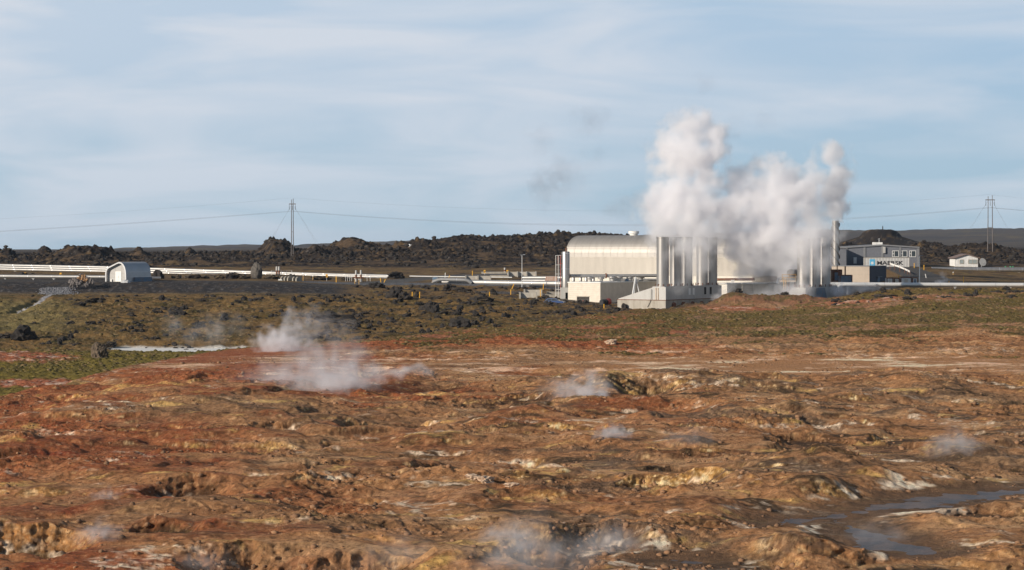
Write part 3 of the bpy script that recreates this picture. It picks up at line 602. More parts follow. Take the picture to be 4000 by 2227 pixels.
# mushroom vents on the roof of the white block, A frame and the gas pipe along the hall
base0 = Vector(((2345 - CX) / F * 432, 432, 6.92)); vl = ["white domed roof vent nearest the hall's left corner", "second white mushroom vent along the block roof", "third mushroom vent on the block roof, left of the big flange", "fourth mushroom vent on the block roof, right of the big flange", "mushroom vent just left of the white A-frame", "mushroom vent just right of the white A-frame"]
for k_, (px, s_) in enumerate([(2305, 1.0), (2349, .9), (2392, 1.05), (2419, 1.05), (2461, 1.05), (2504, 1.1)]):
    t_ = (px - 2305) / 199.0; loc = Vector(((px - CX) / F * (437 + 9 * t_), 437 + 9 * t_, 6.92))
    v_ = empty("roof_vent", vl[k_], "vent", loc, 0, "mushroom vents on the block roof")
    MB().lathe([(.42 * s_, 0), (.42 * s_, .62 * s_)], n=16).build("stem", m_concl, v_, True); MB().lathe([(.68 * s_, .63 * s_), (.78 * s_, .72 * s_), (.78 * s_, 1.05 * s_), (.45 * s_, 1.2 * s_)], n=16).build("cap", m_greyst, v_, True)
af = empty("pipe_support_frame", "white A-frame leg standing on the block roof under the hall pipe", "support frame", (0, 0, 0))
A0 = P(2483, 1085, 438); A1 = P(2472, 1149, 427); A2 = P(2496, 1140, 430); A3 = P(2478, 1147, 433)
MB().tube([A1, A0], .22, 8).build("leg", m_wpaint, af, True); MB().tube([A2, A0], .11, 8).build("leg", m_wpaint, af, True); MB().tube([A3, A0], .07, 8).build("brace", m_wpaint, af, True)
gp_ = empty("steam_pipe", "shiny steel pipe with dark flanges running along the hall front", "pipe", (0, 0, 0))
pa, pb = P(2217, 1078, 441), P(2590, 1077, 445)
MB().tube([pa, pb], .37, 16).build("pipe_run", m_alu, gp_, True)
for f_ in (.02, .40): c_ = pa.lerp(pb, f_); dv = (pb - pa).normalized(); MB().tube([c_ - dv * .09, c_ + dv * .09], .58, 20).build("flange", m_rust, gp_, True)
g2 = one(MB().tube([P(2382, 1092, 447), P(2600, 1093, 450)], .30, 12), "steam_pipe", m_alu, "lower silver pipe along the hall behind the roof vents", "pipe", smooth=True)
for px in (2240, 2268, 2290, 2318): one(MB().lathe([(.3, 0), (.35, .05), (.35, 1.2), (.22, 1.35)], n=12), "valve_bonnet", m_greyst, "grey valve bonnet at the hall wall, %s" % {2240: "closest to the tall separator", 2268: "second from the separator", 2290: "third from the separator", 2318: "fourth from the separator"}[px], "valve", "valve bonnets at the hall wall", P(px, 1103, 449), smooth=True)
one(MB().tube([P(2443, 1103, 444), P(2450, 1094, 444), P(2457, 1089, 444)], [.35, .4, .3], 10), "pipe_elbow", m_bplate, "blue grey bent pipe end between two mushroom vents", "pipe", smooth=True)

# separator vessel with its caged ladder
sp_ = empty("separator_vessel", "tall silver vessel on a concrete pedestal beside the hall's left end", "vessel", (P(2210, 1122, 440).x, 440, 1.6))
zb_, zt_ = 4.05, 11.95
MB().lathe([(.87, zb_), (.87, zt_ - .1), (.80, zt_), (.3, zt_ + .05)], n=28).build("shell", m_greyst, sp_, True)
for z_ in (zb_ + 4.0, zt_ - .45): MB().lathe([(.92, z_), (.92, z_ + .12)], n=28).build("band", m_steel, sp_, True)
MB().lathe([(.17, zt_), (.17, zt_ + .5), (.24, zt_ + .55), (.24, zt_ + .72)], .1, 0, 12).build("top_vent", m_rust, sp_, True)
pd = MB().box(-1.2, -.1, -1.0, 1.0, 0, 4.03).box(.45, .95, -1.0, 1.0, 0, 4.03).box(-.1, .45, -1.0, 1.0, 2.9, 4.03).box(-.1, .45, .3, 1.0, 0, 2.9); pd.build("pedestal", m_concl, sp_)
MB().box(-.1, .45, .2, .28, 0, 2.9).build("doorway", m_dark, sp_)
ld = empty("caged_ladder", "white and red caged ladder standing against the silver vessel", "ladder", (P(2186, 1122, 440).x, 439.6, 1.6))
for x_ in (-.85, -.3): MB().tube([(x_, 0, 2.0 if x_ < -.5 else .4), (x_, 0, 11.1)], .06, 6).build("white_stile", m_wpaint, ld)
for z_ in (3.6, 5.1, 7.0, 9.0, 11.1): MB().tube([(-.9, 0, z_), (.35, 0, z_)], .05, 6).build("cage_hoop", m_wpaint, ld)
MB().tube([(.2, 0, 2.2), (.2, 0, 11.1)], .07, 6).tube([(-.35, .1, 9.3), (1.2, .1, 9.3)], .07, 6).tube([(-.35, .1, 11.0), (1.2, .1, 11.0)], .05, 6).tube([(1.2, .1, 9.3), (1.2, .1, 11.0)], .05, 6).tube([(-.35, .1, 9.3), (-.35, .1, 11.0)], .05, 6).build("red_platform_rail", m_red, ld)
for k_ in range(26): MB().box(-.3, .2, -.02, .02, 2.4 + k_ * .33, 2.43 + k_ * .33).build("rung", m_steel, ld)

# steam stacks on concrete bases
def stack_base(px, d, w, m_, wedge, label, zt, zl, cat="cooling tower"):
    x_ = (px - CX) / F * d; b_ = empty("condenser_base", label, cat, (x_, d, 1.0), RZ); zt -= 1; zl -= 1
    MB().box(-w - wedge, 0, 0, m_, 0, zl).build("plinth", m_conc, b_)
    mb = MB().extr_y([(-w - .01, zl + .003), (-w - wedge + .15, zl + .003), (-w - wedge + .15, zl + .12), (-w - .01, zt - .2)], .12, m_ - .12); mb.build("sloping_roof", m_concl, b_)
    mb = MB(); nn_ = max(3, int(m_ / 3.6))
    for k_ in range(nn_):
        o_ = .05 * ((k_ * 7) % 3); mb.box(-.35 - o_, .02 - o_ * .5, k_ * m_ / nn_ + .03, (k_ + 1) * m_ / nn_ - .03, zl + .003, zt - .1 + .06 * ((k_ * 5) % 2))
    mb.build("side_panel", m_concl, b_)
    MB().box(-w, -.36, .1, m_ - .1, zl + .003, zt).build("box", m_concl, b_)
    MB().box(-w - wedge - .08, .08, -.08, m_ + .05, zl - .12, zl - .002).build("ledge", m_rust, b_)
    return b_
sb1 = stack_base(2600, 405, 3.15, 24.0, 8.3, "stained concrete base with sloping left roof under the five-stack row", 6.45, 3.75)
for k_ in range(5): y_ = 3.2 + k_ * 3.9; MB().tube([(.0, y_, 1.5), (.28, y_, 1.5)], .72, 16).build("round_hatch", m_rust, sb1, True)
for y_ in (9.5, 11.2): MB().box(-.05, .06, y_, y_ + .8, 3.6, 5.0).build("patched_vent", m_wpaint, sb1)
for y_ in (16.2, 18.6): MB().box(-.05, .06, y_, y_ + .8, 3.6, 5.1).build("louvre_slot", m_dark, sb1)
MB().tube([(-3.25, -.13, 4.9), (-3.3, -.14, 3.0), (-3.5, -.14, 2.4), (-4.2, -.14, 1.2)], .05, 6).build("cable", m_black, sb1)
for x_ in (-2.4, -1.9): MB().box(x_, x_ + .22, -.006, .1, 2.8, 5.2).build("rust_streak", m_ruststr, sb1)
sb2 = stack_base(3146, 400, 3.0, 13.6, 3.0, "smaller grey concrete base with a sloping blue panel, under the three-stack row", 6.35, 3.2)
MB().extr_x([(4.6, 3.0), (6.8, 0), (11.2, 0), (8.6, 5.2), (4.9, 5.2)][::-1], .06, .2).build("sloping_panel", m_bplate, sb2)
def stack(origin, d0, w, m_, r, z0, z1, label, grp):
    c_ = Vector(((origin - CX) / F * d0, d0, 0)) - E1 * w + E2 * m_; c_.z = z0
    s_ = empty("steam_stack", label, "chimney stack", c_, 0, grp); H_ = z1 - z0
    MB().lathe([(r + .12, 0), (r + .12, .25), (r, .27), (r, H_ - .3), (r + .06, H_ - .28), (r + .06, H_ - .02), (r - .12, H_), (r - .12, H_ - .8)], n=36).build("shell", m_greyst, s_, True)
    for f_ in (.28, .55, .8): MB().lathe([(r + .025, H_ * f_), (r + .025, H_ * f_ + .1)], n=36).build("ring_seam", m_greyst, s_, True)
    for k_ in range(8): a = k_ * math.pi / 4; MB().box(-.08 + (r + .15) * math.cos(a), .08 + (r + .15) * math.cos(a), -.08 + (r + .15) * math.sin(a), .08 + (r + .15) * math.sin(a), .0, .5).build("anchor_bolt", m_rust, s_)
    return s_
l5 = ["nearest tall silver steam stack, fully sunlit, at the left of the five", "second steam stack from the left in the row of five", "middle steam stack of the row of five", "fourth steam stack of the five, mostly in shade", "rightmost dark shaded steam stack of the row of five"]
for k_, m_ in enumerate((1.6, 6.95, 11.6, 18.2, 22.4)): stack(2600, 405, 1.6, m_, 1.28 if k_ == 0 else 1.2, 6.46, 16.6 + .0 * k_, l5[k_], "tall steam stacks on the long concrete base")
l3 = ["lone lit steam stack at the left of the three right-hand stacks", "middle steam stack of the three beside the spiral chimney", "tallest looking right stack of the three, next to the spiral chimney"]
for k_, m_ in enumerate((2.2, 7.2, 11.9)): stack(3146, 400, 1.5, m_, 1.25, 6.36, 16.2 + .15 * k_, l3[k_], "steam stacks on the small concrete base")

# pipe gallery, railed platform and dark tank between the two stack groups
pg = empty("pipe_gallery", "brown pipe with openwork lattice truss along the hall wall right of the stacks", "pipe gallery", (0, 0, 0))
MB().tube([P(2800, 1092, 440), P(2945, 1091, 434)], .3, 10).build("pipe_run", m_rust, pg, True)
mb = MB(); a0, a1 = P(2940, 1100, 433), P(3034, 1098, 430); hgt = Vector((0, 0, .95))
mb.tube([a0, a1], .06, 6).tube([a0 + hgt, a1 + hgt], .06, 6)
for k_ in range(13):
    q0 = a0.lerp(a1, k_ / 12); mb.tube([q0, q0 + hgt], .05, 6)
    if k_ < 12: mb.tube([q0, a0.lerp(a1, (k_ + 1) / 12) + hgt], .04, 6)
mb.build("truss", m_rust, pg); one(MB().tube([P(2780, 1108, 436), P(3045, 1106, 428)], .2, 10), "steam_pipe", m_alu, "thin silver pipe below the lattice truss at the hall wall", "pipe", smooth=True)
one(MB().box(-.35, .35, -.3, .3, 0, .6).box(-.4, .4, -.35, .35, .61, .7), "junction_box", m_wpaint, "white junction box under the brown gallery pipe", "box", loc=P(2862, 1106, 432))
pf = empty("railed_platform", "ochre railed access platform and ladder left of the right-hand stacks", "platform", (0, 0, 0)); d_ = 412
MB().box(P(3054, 0, d_).x, P(3110, 0, d_).x, d_, d_ + 2.5, P(0, 1101, d_).z, P(0, 1096, d_).z).build("deck", m_tile, pf)
mb = MB()
for px in (3056, 3082, 3109): mb.tube([P(px, 1097, d_), P(px, 1072, d_)], .05, 6)
mb.tube([P(3056, 1073, d_), P(3109, 1073, d_)], .05, 6); mb.tube([P(3056, 1084, d_), P(3109, 1084, d_)], .05, 6); mb.build("railing", m_orail, pf)
mb = MB().tube([P(3061, 1134, d_), P(3061, 1088, d_)], .07, 6).tube([P(3070, 1134, d_), P(3070, 1088, d_)], .07, 6)
for k_ in range(6): mb.tube([P(3061, 1130 - k_ * 7, d_), P(3070, 1130 - k_ * 7, d_)], .04, 6)
mb.build("ladder", m_orail, pf)
for px in (3082, 3105): MB().tube([P(px, 1148, d_ + 1), P(px, 1102, d_ + 1)], .14, 8).build("column", m_rust, pf)
MB().tube([P(3038, 1106, d_ + 3), P(3038, 1092, d_ + 3), P(3046, 1088, d_ + 3), P(3064, 1088, d_ + 3)], .22, 10).build("blue_pipe", m_bplate, pf, True)
tk = one(MB().tube([P(3087, 1066, 416) - E2 * .3, P(3087, 1066, 416), P(3108, 1066, 418), P(3108, 1066, 418) + E2 * .3], [.6, .75, .75, .6], 16), "pressure_tank", mat("black_tank_paint", (.05, .048, .045), .5, c2=(.16, .09, .06), scale=2, amt=.7), "dark rounded tank above the ochre platform", "tank", smooth=True)
# rusty pipe ends on the yard
rp = empty("rusty_pipe_end", "fat red rusty pipe lying by the dark side of the white block", "pipe", (0, 0, 0))
MB().tube([P(2349, 1182, 420), P(2368, 1180, 421)], .62, 16).build("black_socket", m_black, rp, True); MB().tube([P(2368, 1180, 421.2), P(2378, 1178, 422), P(2381, 1178, 422.3)], [.62, .72, .5], 16).build("red_flange", m_red, rp, True)

# spiral chimney
m_strake = mat("dark_strake_steel", (.16, .14, .125), .5, .5)
ch = empty("spiral_chimney", "tall slim silver chimney wound with a helical strake", "chimney", (P(3264, 0, 478).x, 478, 5.6)); chH = CZ + (HY - 862) * 478 / F - 5.6
MB().lathe([(.80, 0), (.80, chH), (.7, chH), (.7, chH - .7)], n=28).build("flue", m_greyst, ch, True)
for k3 in range(3):
    mb = MB(); n_ = 110; prev = None
    for i in range(n_ + 1):
        a = k3 * 2 * math.pi / 3 - i / n_ * 2 * math.pi * 1.75; z_ = chH * .30 + i / n_ * chH * .66; ca, sa = math.cos(a), math.sin(a)
        cur = [(.79 * ca, .79 * sa, z_), (1.06 * ca, 1.06 * sa, z_), (1.06 * ca, 1.06 * sa, z_ + .05), (.79 * ca, .79 * sa, z_ + .05)]
        if prev: mb.add(prev + cur, [(0, 1, 5, 4), (1, 2, 6, 5), (2, 3, 7, 6)])
        prev = cur
    mb.build("strake", m_strake, ch, True)

# tan panel building with machinery in front
tb = empty("tan_panel_building", "square tan tiled building with a shaded right side, below the grey gabled workshop", "building", (P(3396, 0, 470).x, 470, 5.2), RZ); H_ = 10.0 - 5.2
MB().box(-9.7, 0, 0, 9.7, 0, H_).build("wall", m_tile, tb)
mb = MB()
for k_ in range(1, 22): x_ = -9.7 + k_ * 9.7 / 22; mb.box(x_ - .02, x_ + .02, -.012, -.001, .1, H_ - .05)
for k_ in range(1, 5): mb.box(-9.68, -.02, -.014, -.001, k_ * H_ / 5 - .02, k_ * H_ / 5 + .02)
mb.build("panel_joint", m_conc, tb)
MB().box(-9.8, .1, -.1, 9.8, H_ + .002, H_ + .16).build("roof_slab", m_trim, tb)
MB().box(.001, .03, .0, 9.7, 0, H_).build('darkened_side_wall', mat('darkened_side_colour', (.075, .08, .095), .8, c2=(.06, .062, .075)), tb); MB().box(.033, .08, 4.6, 5.9, .2, 2.2).build("door", m_bplate, tb); MB().box(.033, .4, 3.9, 6.6, 2.25, 2.4).build("door_canopy", m_trim, tb)  # side away from the sun coloured darker, its shade deepened by colour
def tank(px0, px1, pyt, pyb, d, dep, mt, label, stackpx=None):
    x0, x1 = P(px0, 0, d).x, P(px1, 0, d).x; zt, zb = P(0, pyt, d).z, P(0, pyb, d).z
    t_ = empty("rusty_machine_housing", label, "machinery", ((x0 + x1) / 2, d, zb - 1)); w_ = (x1 - x0) / 2; h_ = zt - zb + 1
    MB().box(-w_, w_, 0, dep, 0, h_).build("casing", mt, t_); MB().box(-w_ - .06, w_ + .06, -.06, dep + .06, h_ + .002, h_ + .18).box(-w_ - .06, -w_ + .15, -.05, -.003, .2, h_).box(w_ - .15, w_ + .06, -.05, -.003, .2, h_).build("rusty_frame", m_rust, t_)
    if stackpx: xs_ = P(stackpx[0], 0, d).x - (x0 + x1) / 2; MB().tube([(xs_, dep / 2, h_), (xs_, dep / 2, P(0, stackpx[1], d).z - zb + 1)], stackpx[2], 10).build("exhaust_pipe", m_rust, t_, True)
    MB().box(-w_ * .55, w_ * .1, -.03, -.003, .4, h_ - .5).build("door", m_bplate, t_)
tank(3252, 3289, 1056, 1085, 455, 2, m_rust, "rusty brown housing with a thin exhaust, left of the tan building", (3273, 1037, .12))
tank(3281, 3329, 1077, 1106, 450, 2.4, m_bplate, "blue grey rust-topped machine housing in front of the tan building", (3305, 1040, .16))

# grey gabled workshop with its projecting wing, and the shipping container in front
wz = 9.0; wd = 540.0; xL, xR = P(3307, 0, wd).x, P(3587, 0, wd).x; zE = CZ + (HY - 969) * wd / F - wz; zR = CZ + (HY - 960) * wd / F - wz; xm = (xL + xR) / 2
wk = empty("grey_workshop", "wide grey gabled workshop with three windows on its right, behind the shipping container", "workshop", (0, wd, wz))
MB().extr_y([(xL, 0), (xR, 0), (xR, zE), (xm, zR), (xL, zE)], 0, 22).build("wall", m_gwall, wk)
mb = MB(); mb.extr_y([(xL - .3, zE + .003), (xm, zR + .003), (xR + .3, zE + .003), (xR + .3, zE + .35), (xm, zR + .35), (xL - .3, zE + .35)], -.35, 22.3); mb.build("roof", m_trim, wk)
for k_ in range(5): xk = xL + (xR - xL) * k_ / 4; MB().box(xk - .28, xk + .28, -.14, -.003, 0, (zE if k_ in (0, 4) else (zE + zR) / 2 if k_ != 2 else zR) - .06).build("pilaster", m_trim, wk)
def window(par, px0, px1, py0, py1, d, z0, y, wm, gm_, nv, tr=None, nm="window"):
    x0, x1 = P(px0, 0, d).x, P(px1, 0, d).x; za, zb = P(0, py1, d).z - z0, P(0, py0, d).z - z0; f_ = MB(); t = .13
    f_.box(x0, x1, y - .08, y - .004, zb - t, zb).box(x0, x1, y - .1, y - .004, za, za + t).box(x0, x0 + t, y - .08, y - .004, za + t + .001, zb - t - .001).box(x1 - t, x1, y - .08, y - .004, za + t + .001, zb - t - .001)
    for v_ in nv: xv = x0 + (x1 - x0) * v_; f_.box(xv - t / 2, xv + t / 2, y - .07, y - .004, za + t + .001, zb - t - .001)
    if tr: f_.box(x0 + t + .001, x0 + (x1 - x0) * nv[0] - t / 2 - .001, y - .07, y - .004, (za + zb) / 2 - .07, (za + zb) / 2 + .07)
    w_ = f_.build(nm, wm, par); MB().box(x0 + .02, x1 - .02, y - .03, y - .0035, za + .02, zb - .02).build("pane", gm_, w_)
    return w_
for a, b_ in ((3485, 3511), (3518, 3544), (3552, 3578)): window(wk, a, b_, 979, 1004, wd, wz, 0, m_wpaint, m_glass, (.3,), True)
x0 = P(3449, 0, wd).x; MB().box(x0, x0 + .6, -.45, -.003, zR - 2.0, zR - .3).build("wall_duct", m_concl, wk)
for a, w_ in ((3431, .5), (3450, .75)):
    x0 = P(a, 0, wd).x; MB().box(x0 - w_, x0 + w_, 5, 6.2, zR - .1, zR + .95).build("roof_box", m_wpaint, wk)
MB().tube([(xm + .2, 6, zR), (xm + .2, 6, zR + 2.0)], .05, 6).tube([(xm - .2, 6, zR + 1.8), (xm + .5, 6, zR + 2.0)], .04, 6).build("aerial", m_steel, wk)
MB().lathe([(.2, 0), (.2, .45), (.34, .5), (.1, .75)], P(3331, 0, wd).x, 4, 12).build("roof_cowl", m_wpaint, wk, True)
x0, x1 = P(3228, 0, 531).x, P(3306, 0, 531).x
MB().box(x0, x1 - .0, -9.0, -.02, 0, zE - .1).build("wing", m_gwall, wk); MB().box(x0 - .2, x1 + .15, -9.25, -.36, zE - .095, zE + .3).build("wing_roof", m_trim, wk)
x0 = P(3334, 0, wd).x; MB().box(x0, x0 + .85, -.06, -.003, 1.2, 2.9).build("door", m_wpaint, wk)

CT = 40; cd_ = 533.5; cxL, cxR = P(3376, 0, cd_).x, P(3552, 0, cd_).x; czt = P(0, 1006, cd_).z; cH = 2.75; cz0 = czt - cH; cW = cxR - cxL
ct = empty("shipping_container", "long white corrugated container with blue star square and black lettering, by the workshop", "shipping container", (cxL, cd_, cz0))
mb = MB(); n_ = 30
for k_ in range(n_):
    w_ = cW / n_; x0 = k_ * w_; pts = [(x0, .07), (x0 + w_ * .35, .07), (x0 + w_ * .5, 0), (x0 + w_ * .85, 0), (x0 + w_, .07)]
    for (xa, ya), (xb, yb) in zip(pts[:-1], pts[1:]): mb.add([(xa, ya, .12), (xb, yb, .12), (xb, yb, cH - .12), (xa, ya, cH - .12)], [(0, 1, 2, 3)])
mb.box(0, cW, .1, 2.4, .12, cH - .06); mb.build("corrugated_side", mat("white_container_paint", (.50, .495, .485), .6, c2=(.40, .38, .35), scale=1, amt=.5), ct)
MB().box(-.02, cW + .02, -.02, 2.44, cH - .119, cH).box(-.02, cW + .02, -.02, 2.44, 0, .118).box(-.03, .1, -.03, .05, .12, cH - .12).box(cW - .1, cW + .03, -.03, .05, .12, cH - .12).build("frame_rail", m_conc, ct)
ex0 = P(3396.5, 0, cd_).x - cxL; ex1 = P(3417.5, 0, cd_).x - cxL; ez0 = .25; ez1 = cH - .45
em = MB().box(ex0, ex1, -.012, -.004, ez0, ez1).build("blue_emblem_square", mat("light_blue_decal", (.10, .42, .66), .5), ct)
st = MB(); cx_, cz_ = (ex0 + ex1) / 2, (ez0 + ez1) / 2; pts = []
for i in range(14): a = math.pi / 2 + i * math.pi / 7; r_ = .58 if i % 2 == 0 else .23; pts.append((cx_ + r_ * math.cos(a), cz_ + r_ * math.sin(a)))
v = [(cx_, -.017, cz_)] + [(a, -.017, b_) for a, b_ in pts]; st.add(v, [(0, 1 + (i + 1) % 14, 1 + i) for i in range(14)]); st.build("white_star", m_wpaint, em)
def text_mesh(s_, size, name, m, par, loc, depth=.004, wide=None):
    c_ = bpy.data.curves.new(name, 'FONT'); c_.body = s_; c_.size = size; c_.extrude = depth; c_.offset = .012 * size / .5
    o_ = bpy.data.objects.new(name, c_); col.objects.link(o_); dg_ = bpy.context.evaluated_depsgraph_get(); me_ = bpy.data.meshes.new_from_object(o_.evaluated_get(dg_)); bpy.data.objects.remove(o_)
    xs_ = [v_.co.x for v_ in me_.vertices]; k_ = (wide / (max(xs_) - min(xs_))) if wide else 1
    for v_ in me_.vertices: v_.co = ((v_.co.x - min(xs_)) * k_, -v_.co.z, v_.co.y)
    me_.materials.clear(); me_.materials.append(m); o2 = bpy.data.objects.new(name, me_); col.objects.link(o2); o2.parent = par; o2.location = loc; return o2
tx0 = P(3426, 0, cd_).x - cxL; tx1 = P(3529, 0, cd_).x - cxL
text_mesh("MAERSK", 1.42, "lettering", mat("black_lettering", (.02, .02, .022), .6), ct, (tx0, -.012, .82), .006, tx1 - tx0)

# rusty white storage boxes below the ramp
rl_ = ["rust-edged white storage box nearest the tan building", "narrow rust-streaked storage box between two white ones", "wide white storage box with a shadow across its front", "small storage box with a blue door at the right end of the row"]
for k_, (a, b_, yt) in enumerate([(3464, 3489, 1085), (3493, 3515, 1086), (3518, 3561, 1083), (3564, 3585, 1084)]):
    d = 452; x0, x1 = P(a, 0, d).x, P(b_, 0, d).x; zt = P(0, yt, d).z; z0 = zt - 2.3
    s_ = empty("storage_box", rl_[k_], "storage container", (x0, d, z0), 0, "rusty storage boxes behind the long pipe"); w_ = x1 - x0
    MB().box(.1, w_ - .1, .05, 2.3, 0, 2.2).build("panel", m_rustcon if k_ in (1,) else m_wpaint, s_)
    MB().box(0, .16, -.02, .2, 0, 2.3).box(w_ - .16, w_, -.02, .2, 0, 2.3).box(.161, w_ - .161, -.02, .2, 2.1, 2.3).box(.0, w_, .201, 2.4, 2.21, 2.3).build("rusty_frame", m_rust, s_)
    MB().box(w_ * .3, w_ * .7, .02, .047, .1, 1.9).build("door", m_bplate if k_ == 3 else m_rustcon, s_)
# ------------------------------------------------------------------ pipelines
def pline(pts, r, label, name="steam_pipeline", m=None, sup=(), n=12, arms=None):
    t_ = empty(name, label, "pipeline", (0, 0, 0)); path = [P(*p) for p in pts]
    MB().tube(path, r, n).build("pipe_run", m or m_alu, t_, True)
    mb = MB()
    L_ = [0]
    for a, b_ in zip(path[:-1], path[1:]): L_.append(L_[-1] + (b_ - a).length)
    k_ = 0.0
    while k_ < L_[-1]:                        # jacket joints
        for i in range(len(L_) - 1):
            if L_[i] <= k_ <= L_[i + 1] and L_[i + 1] - L_[i] > 3:
                dv = (path[i + 1] - path[i]).normalized(); c_ = path[i] + dv * (k_ - L_[i]); mb.tube([c_ - dv * .05, c_ + dv * .05], r * 1.035, n)
        k_ += 6.0
    if mb.v: mb.build("jacket_joint", m_steel, t_, True)
    for px, py, d in sup:
        c_ = P(px, py, d); g = zat(c_.x, c_.y) - .3
        if c_.z - r - g > .1: MB().box(c_.x - .35, c_.x + .35, c_.y - .12, c_.y + .12, c_.z - r - .14, c_.z - r - .003).box(c_.x - .14, c_.x + .14, c_.y - .1, c_.y + .1, g, c_.z - r - .141).build("pipe_support", m_concl, t_)
    return t_
# the three big white pipes on the left, running away towards the lava
def wp(py0, py1, py2, dd, r, lab):
    pts = [(-260, py0 - 4, 548 + dd), (0, py0, 545 + dd), (410, py0 + (py1 - py0) * .42, 534 + dd), (760, py1, 524 + dd), (1300, py2 - 5, 508 + dd), (1522, py2, 503 + dd)]
    return pline(pts, r, lab, sup=[(px, np.interp(px, [p[0] for p in pts], [p[1] for p in pts]), np.interp(px, [p[0] for p in pts], [p[2] for p in pts])) for px in range(60, 1500, 180)])
wp(1036, 1056, 1078, 10, .36, "farthest of three parallel white pipes crossing the left plain")
wp(1044, 1063, 1083, 5, .36, "middle of three parallel white pipes crossing the left plain")
wp(1052, 1071, 1090, 0, .34, "nearest of three parallel white pipes crossing the left plain")
pline([(-260, 1077, 474), (0, 1079, 471), (240, 1081, 468), (412, 1082, 466)], .38, "silver pipe on low feet entering the arched shelter from the left edge", sup=[(20, 1079, 471), (130, 1080, 469.5), (210, 1081, 468.5), (330, 1081.5, 467)])
pline([(572, 1086, 468), (628, 1087, 469)], .36, "short grey pipe stub at the right foot of the arched shelter", m=m_greyst)
pline([(1600, 1079, 506), (1700, 1080.5, 505), (2000, 1084, 503)], .14, "thin white pipe crossing the plain beyond the grey box", m=m_wpaint)
pline([(1690, 1102, 478), (1712, 1094, 478), (1722, 1092, 478), (1815, 1094, 477), (1826, 1096, 477), (1842, 1106, 477)], .44, "silver expansion loop pipe humped over the grey road")
pline([(1720, 1101, 481), (2000, 1105.5, 474), (2195, 1108, 469)], .62, "long silver pipe from the humped loop to the tall vessel", sup=[(1900, 1104, 476), (2060, 1106, 472)])
for k_, (a, b_) in enumerate([(1090, 1089), (1085.5, 1085), (1097, 1097)]):
    pline([(2045 + (k_ == 0) * 10, a, 492 - k_), (2205, b_, 488 - k_)], .42, ["middle white pipe behind the tarpaulin hump", "farthest white pipe behind the tarpaulin hump", "nearest white pipe in front of the tarpaulin hump"][k_])
pline([(3236, 1110.5, 424), (3276, 1110.5, 424), (3500, 1111.5, 425), (4000, 1113, 426), (4400, 1114, 427)], .43, "long thick silver pipe along the crest at the right edge", m=m_walu, sup=[(3310, 1110.5, 424), (3730, 1112, 425.5), (3945, 1113, 426)])
pline([(3272, 1121, 423), (3286, 1113.5, 423), (3305, 1112, 423), (3420, 1112.5, 424)], .38, "bent silver branch pipe joining the long crest pipe", m=m_walu)
pline([(3640, 1052, 532), (4000, 1054, 532), (4400, 1056, 532)], .62, "grey pipe on the dark slope under the small white house", m=m_greyst, sup=[(3660, 1053, 532), (3830, 1053, 532), (3980, 1054, 532)])

# ------------------------------------------------------------------ arched wellhead shelter on the gravel bank
hd_ = 452.0; hg = G(500, 452).z
hut = empty("arched_shelter", "silver arched wellhead shelter with white double doors on the black gravel bank", "shelter", (P(458, 0, hd_).x, hd_, hg), R(-29))
hw, hl = 3.05, 8.2; pf_ = []                 # profile: rises as a slope on the left, round on the right
for x_, z_ in [(-hw, 0), (-hw, 1.9), (-hw + .08, 2.5), (-hw + .35, 3.0), (-hw + .8, 3.3), (-.6, 3.95), (.4, 4.35), (1.0, 4.5), (1.6, 4.4), (2.2, 4.0), (2.65, 3.4), (2.9, 2.6), (3.0, 1.8), (hw, 0)]: pf_.append((x_, z_))
m_hut = mat("shelter_sheet_metal", (.46, .46, .465), .45, .5, c2=(.38, .375, .37), scale=.6, amt=.6); m_hutw = mat("shelter_panel_grey", (.43, .415, .395), .75, c2=(.36, .345, .325), scale=.7, amt=.5)
mb = MB(); inn = [(x_ * .90, z_ * .93) for x_, z_ in pf_]
n_ = len(pf_); v = [(x_, -.55, z_) for x_, z_ in pf_] + [(x_, hl, z_) for x_, z_ in pf_] + [(x_, -.55, z_) for x_, z_ in inn] + [(x_, .3, z_) for x_, z_ in inn]
fs = []
for i in range(n_ - 1): fs += [(i, n_ + i, n_ + i + 1, i + 1), (2 * n_ + i + 1, 3 * n_ + i + 1, 3 * n_ + i, 2 * n_ + i), (i, i + 1, 2 * n_ + i + 1, 2 * n_ + i)]
fs.append(tuple(range(n_, 2 * n_))); mb.add(v, fs); mb.build("shell", m_hut, hut, True, 35)
MB().extr_y(inn, .22, .3).build("front_wall", m_hutw, hut)
mb = MB()
for z_ in (1.0, 1.9, 2.8): mb.box(-hw * .88 if z_ < 2.5 else -hw * .75, -.72, .205, .219, z_, z_ + .03); mb.box(1.17, hw * .88 if z_ < 2.5 else hw * .78, .205, .219, z_, z_ + .03)
mb.box(-.74, -.70, .205, .219, 0, 3.3); mb.box(1.13, 1.17, .205, .219, 0, 3.6); mb.build("panel_seam", m_conc, hut)
for x0, x1 in ((-.66, .2), (.22, 1.1)):
    dr = MB().box(x0, x1, .12, .217, .02, 2.35).build("door", m_wpaint, hut); MB().box((x1 - .12) if x0 < 0 else x0 + .06, (x1 - .06) if x0 < 0 else x0 + .12, .06, .117, 1.0, 1.2).build("door_handle", m_steel, dr)
MB().box(-1.9, -1.55, -.1, .18, 0, .55).build("switch_box", m_wpaint, hut)
mb = MB()
for z_ in (1.1, 2.2): mb.box(hw - .02, hw + .03, 0, hl - .05, z_, z_ + .04)
mb.build("side_rib", m_steel, hut); MB().box(hw + .02, hw + .5, hl * .25, hl - .2, 0, 1.0).build("side_duct", m_bplate, hut)
tp = MB(); rng = np.random.RandomState(4); pts = []
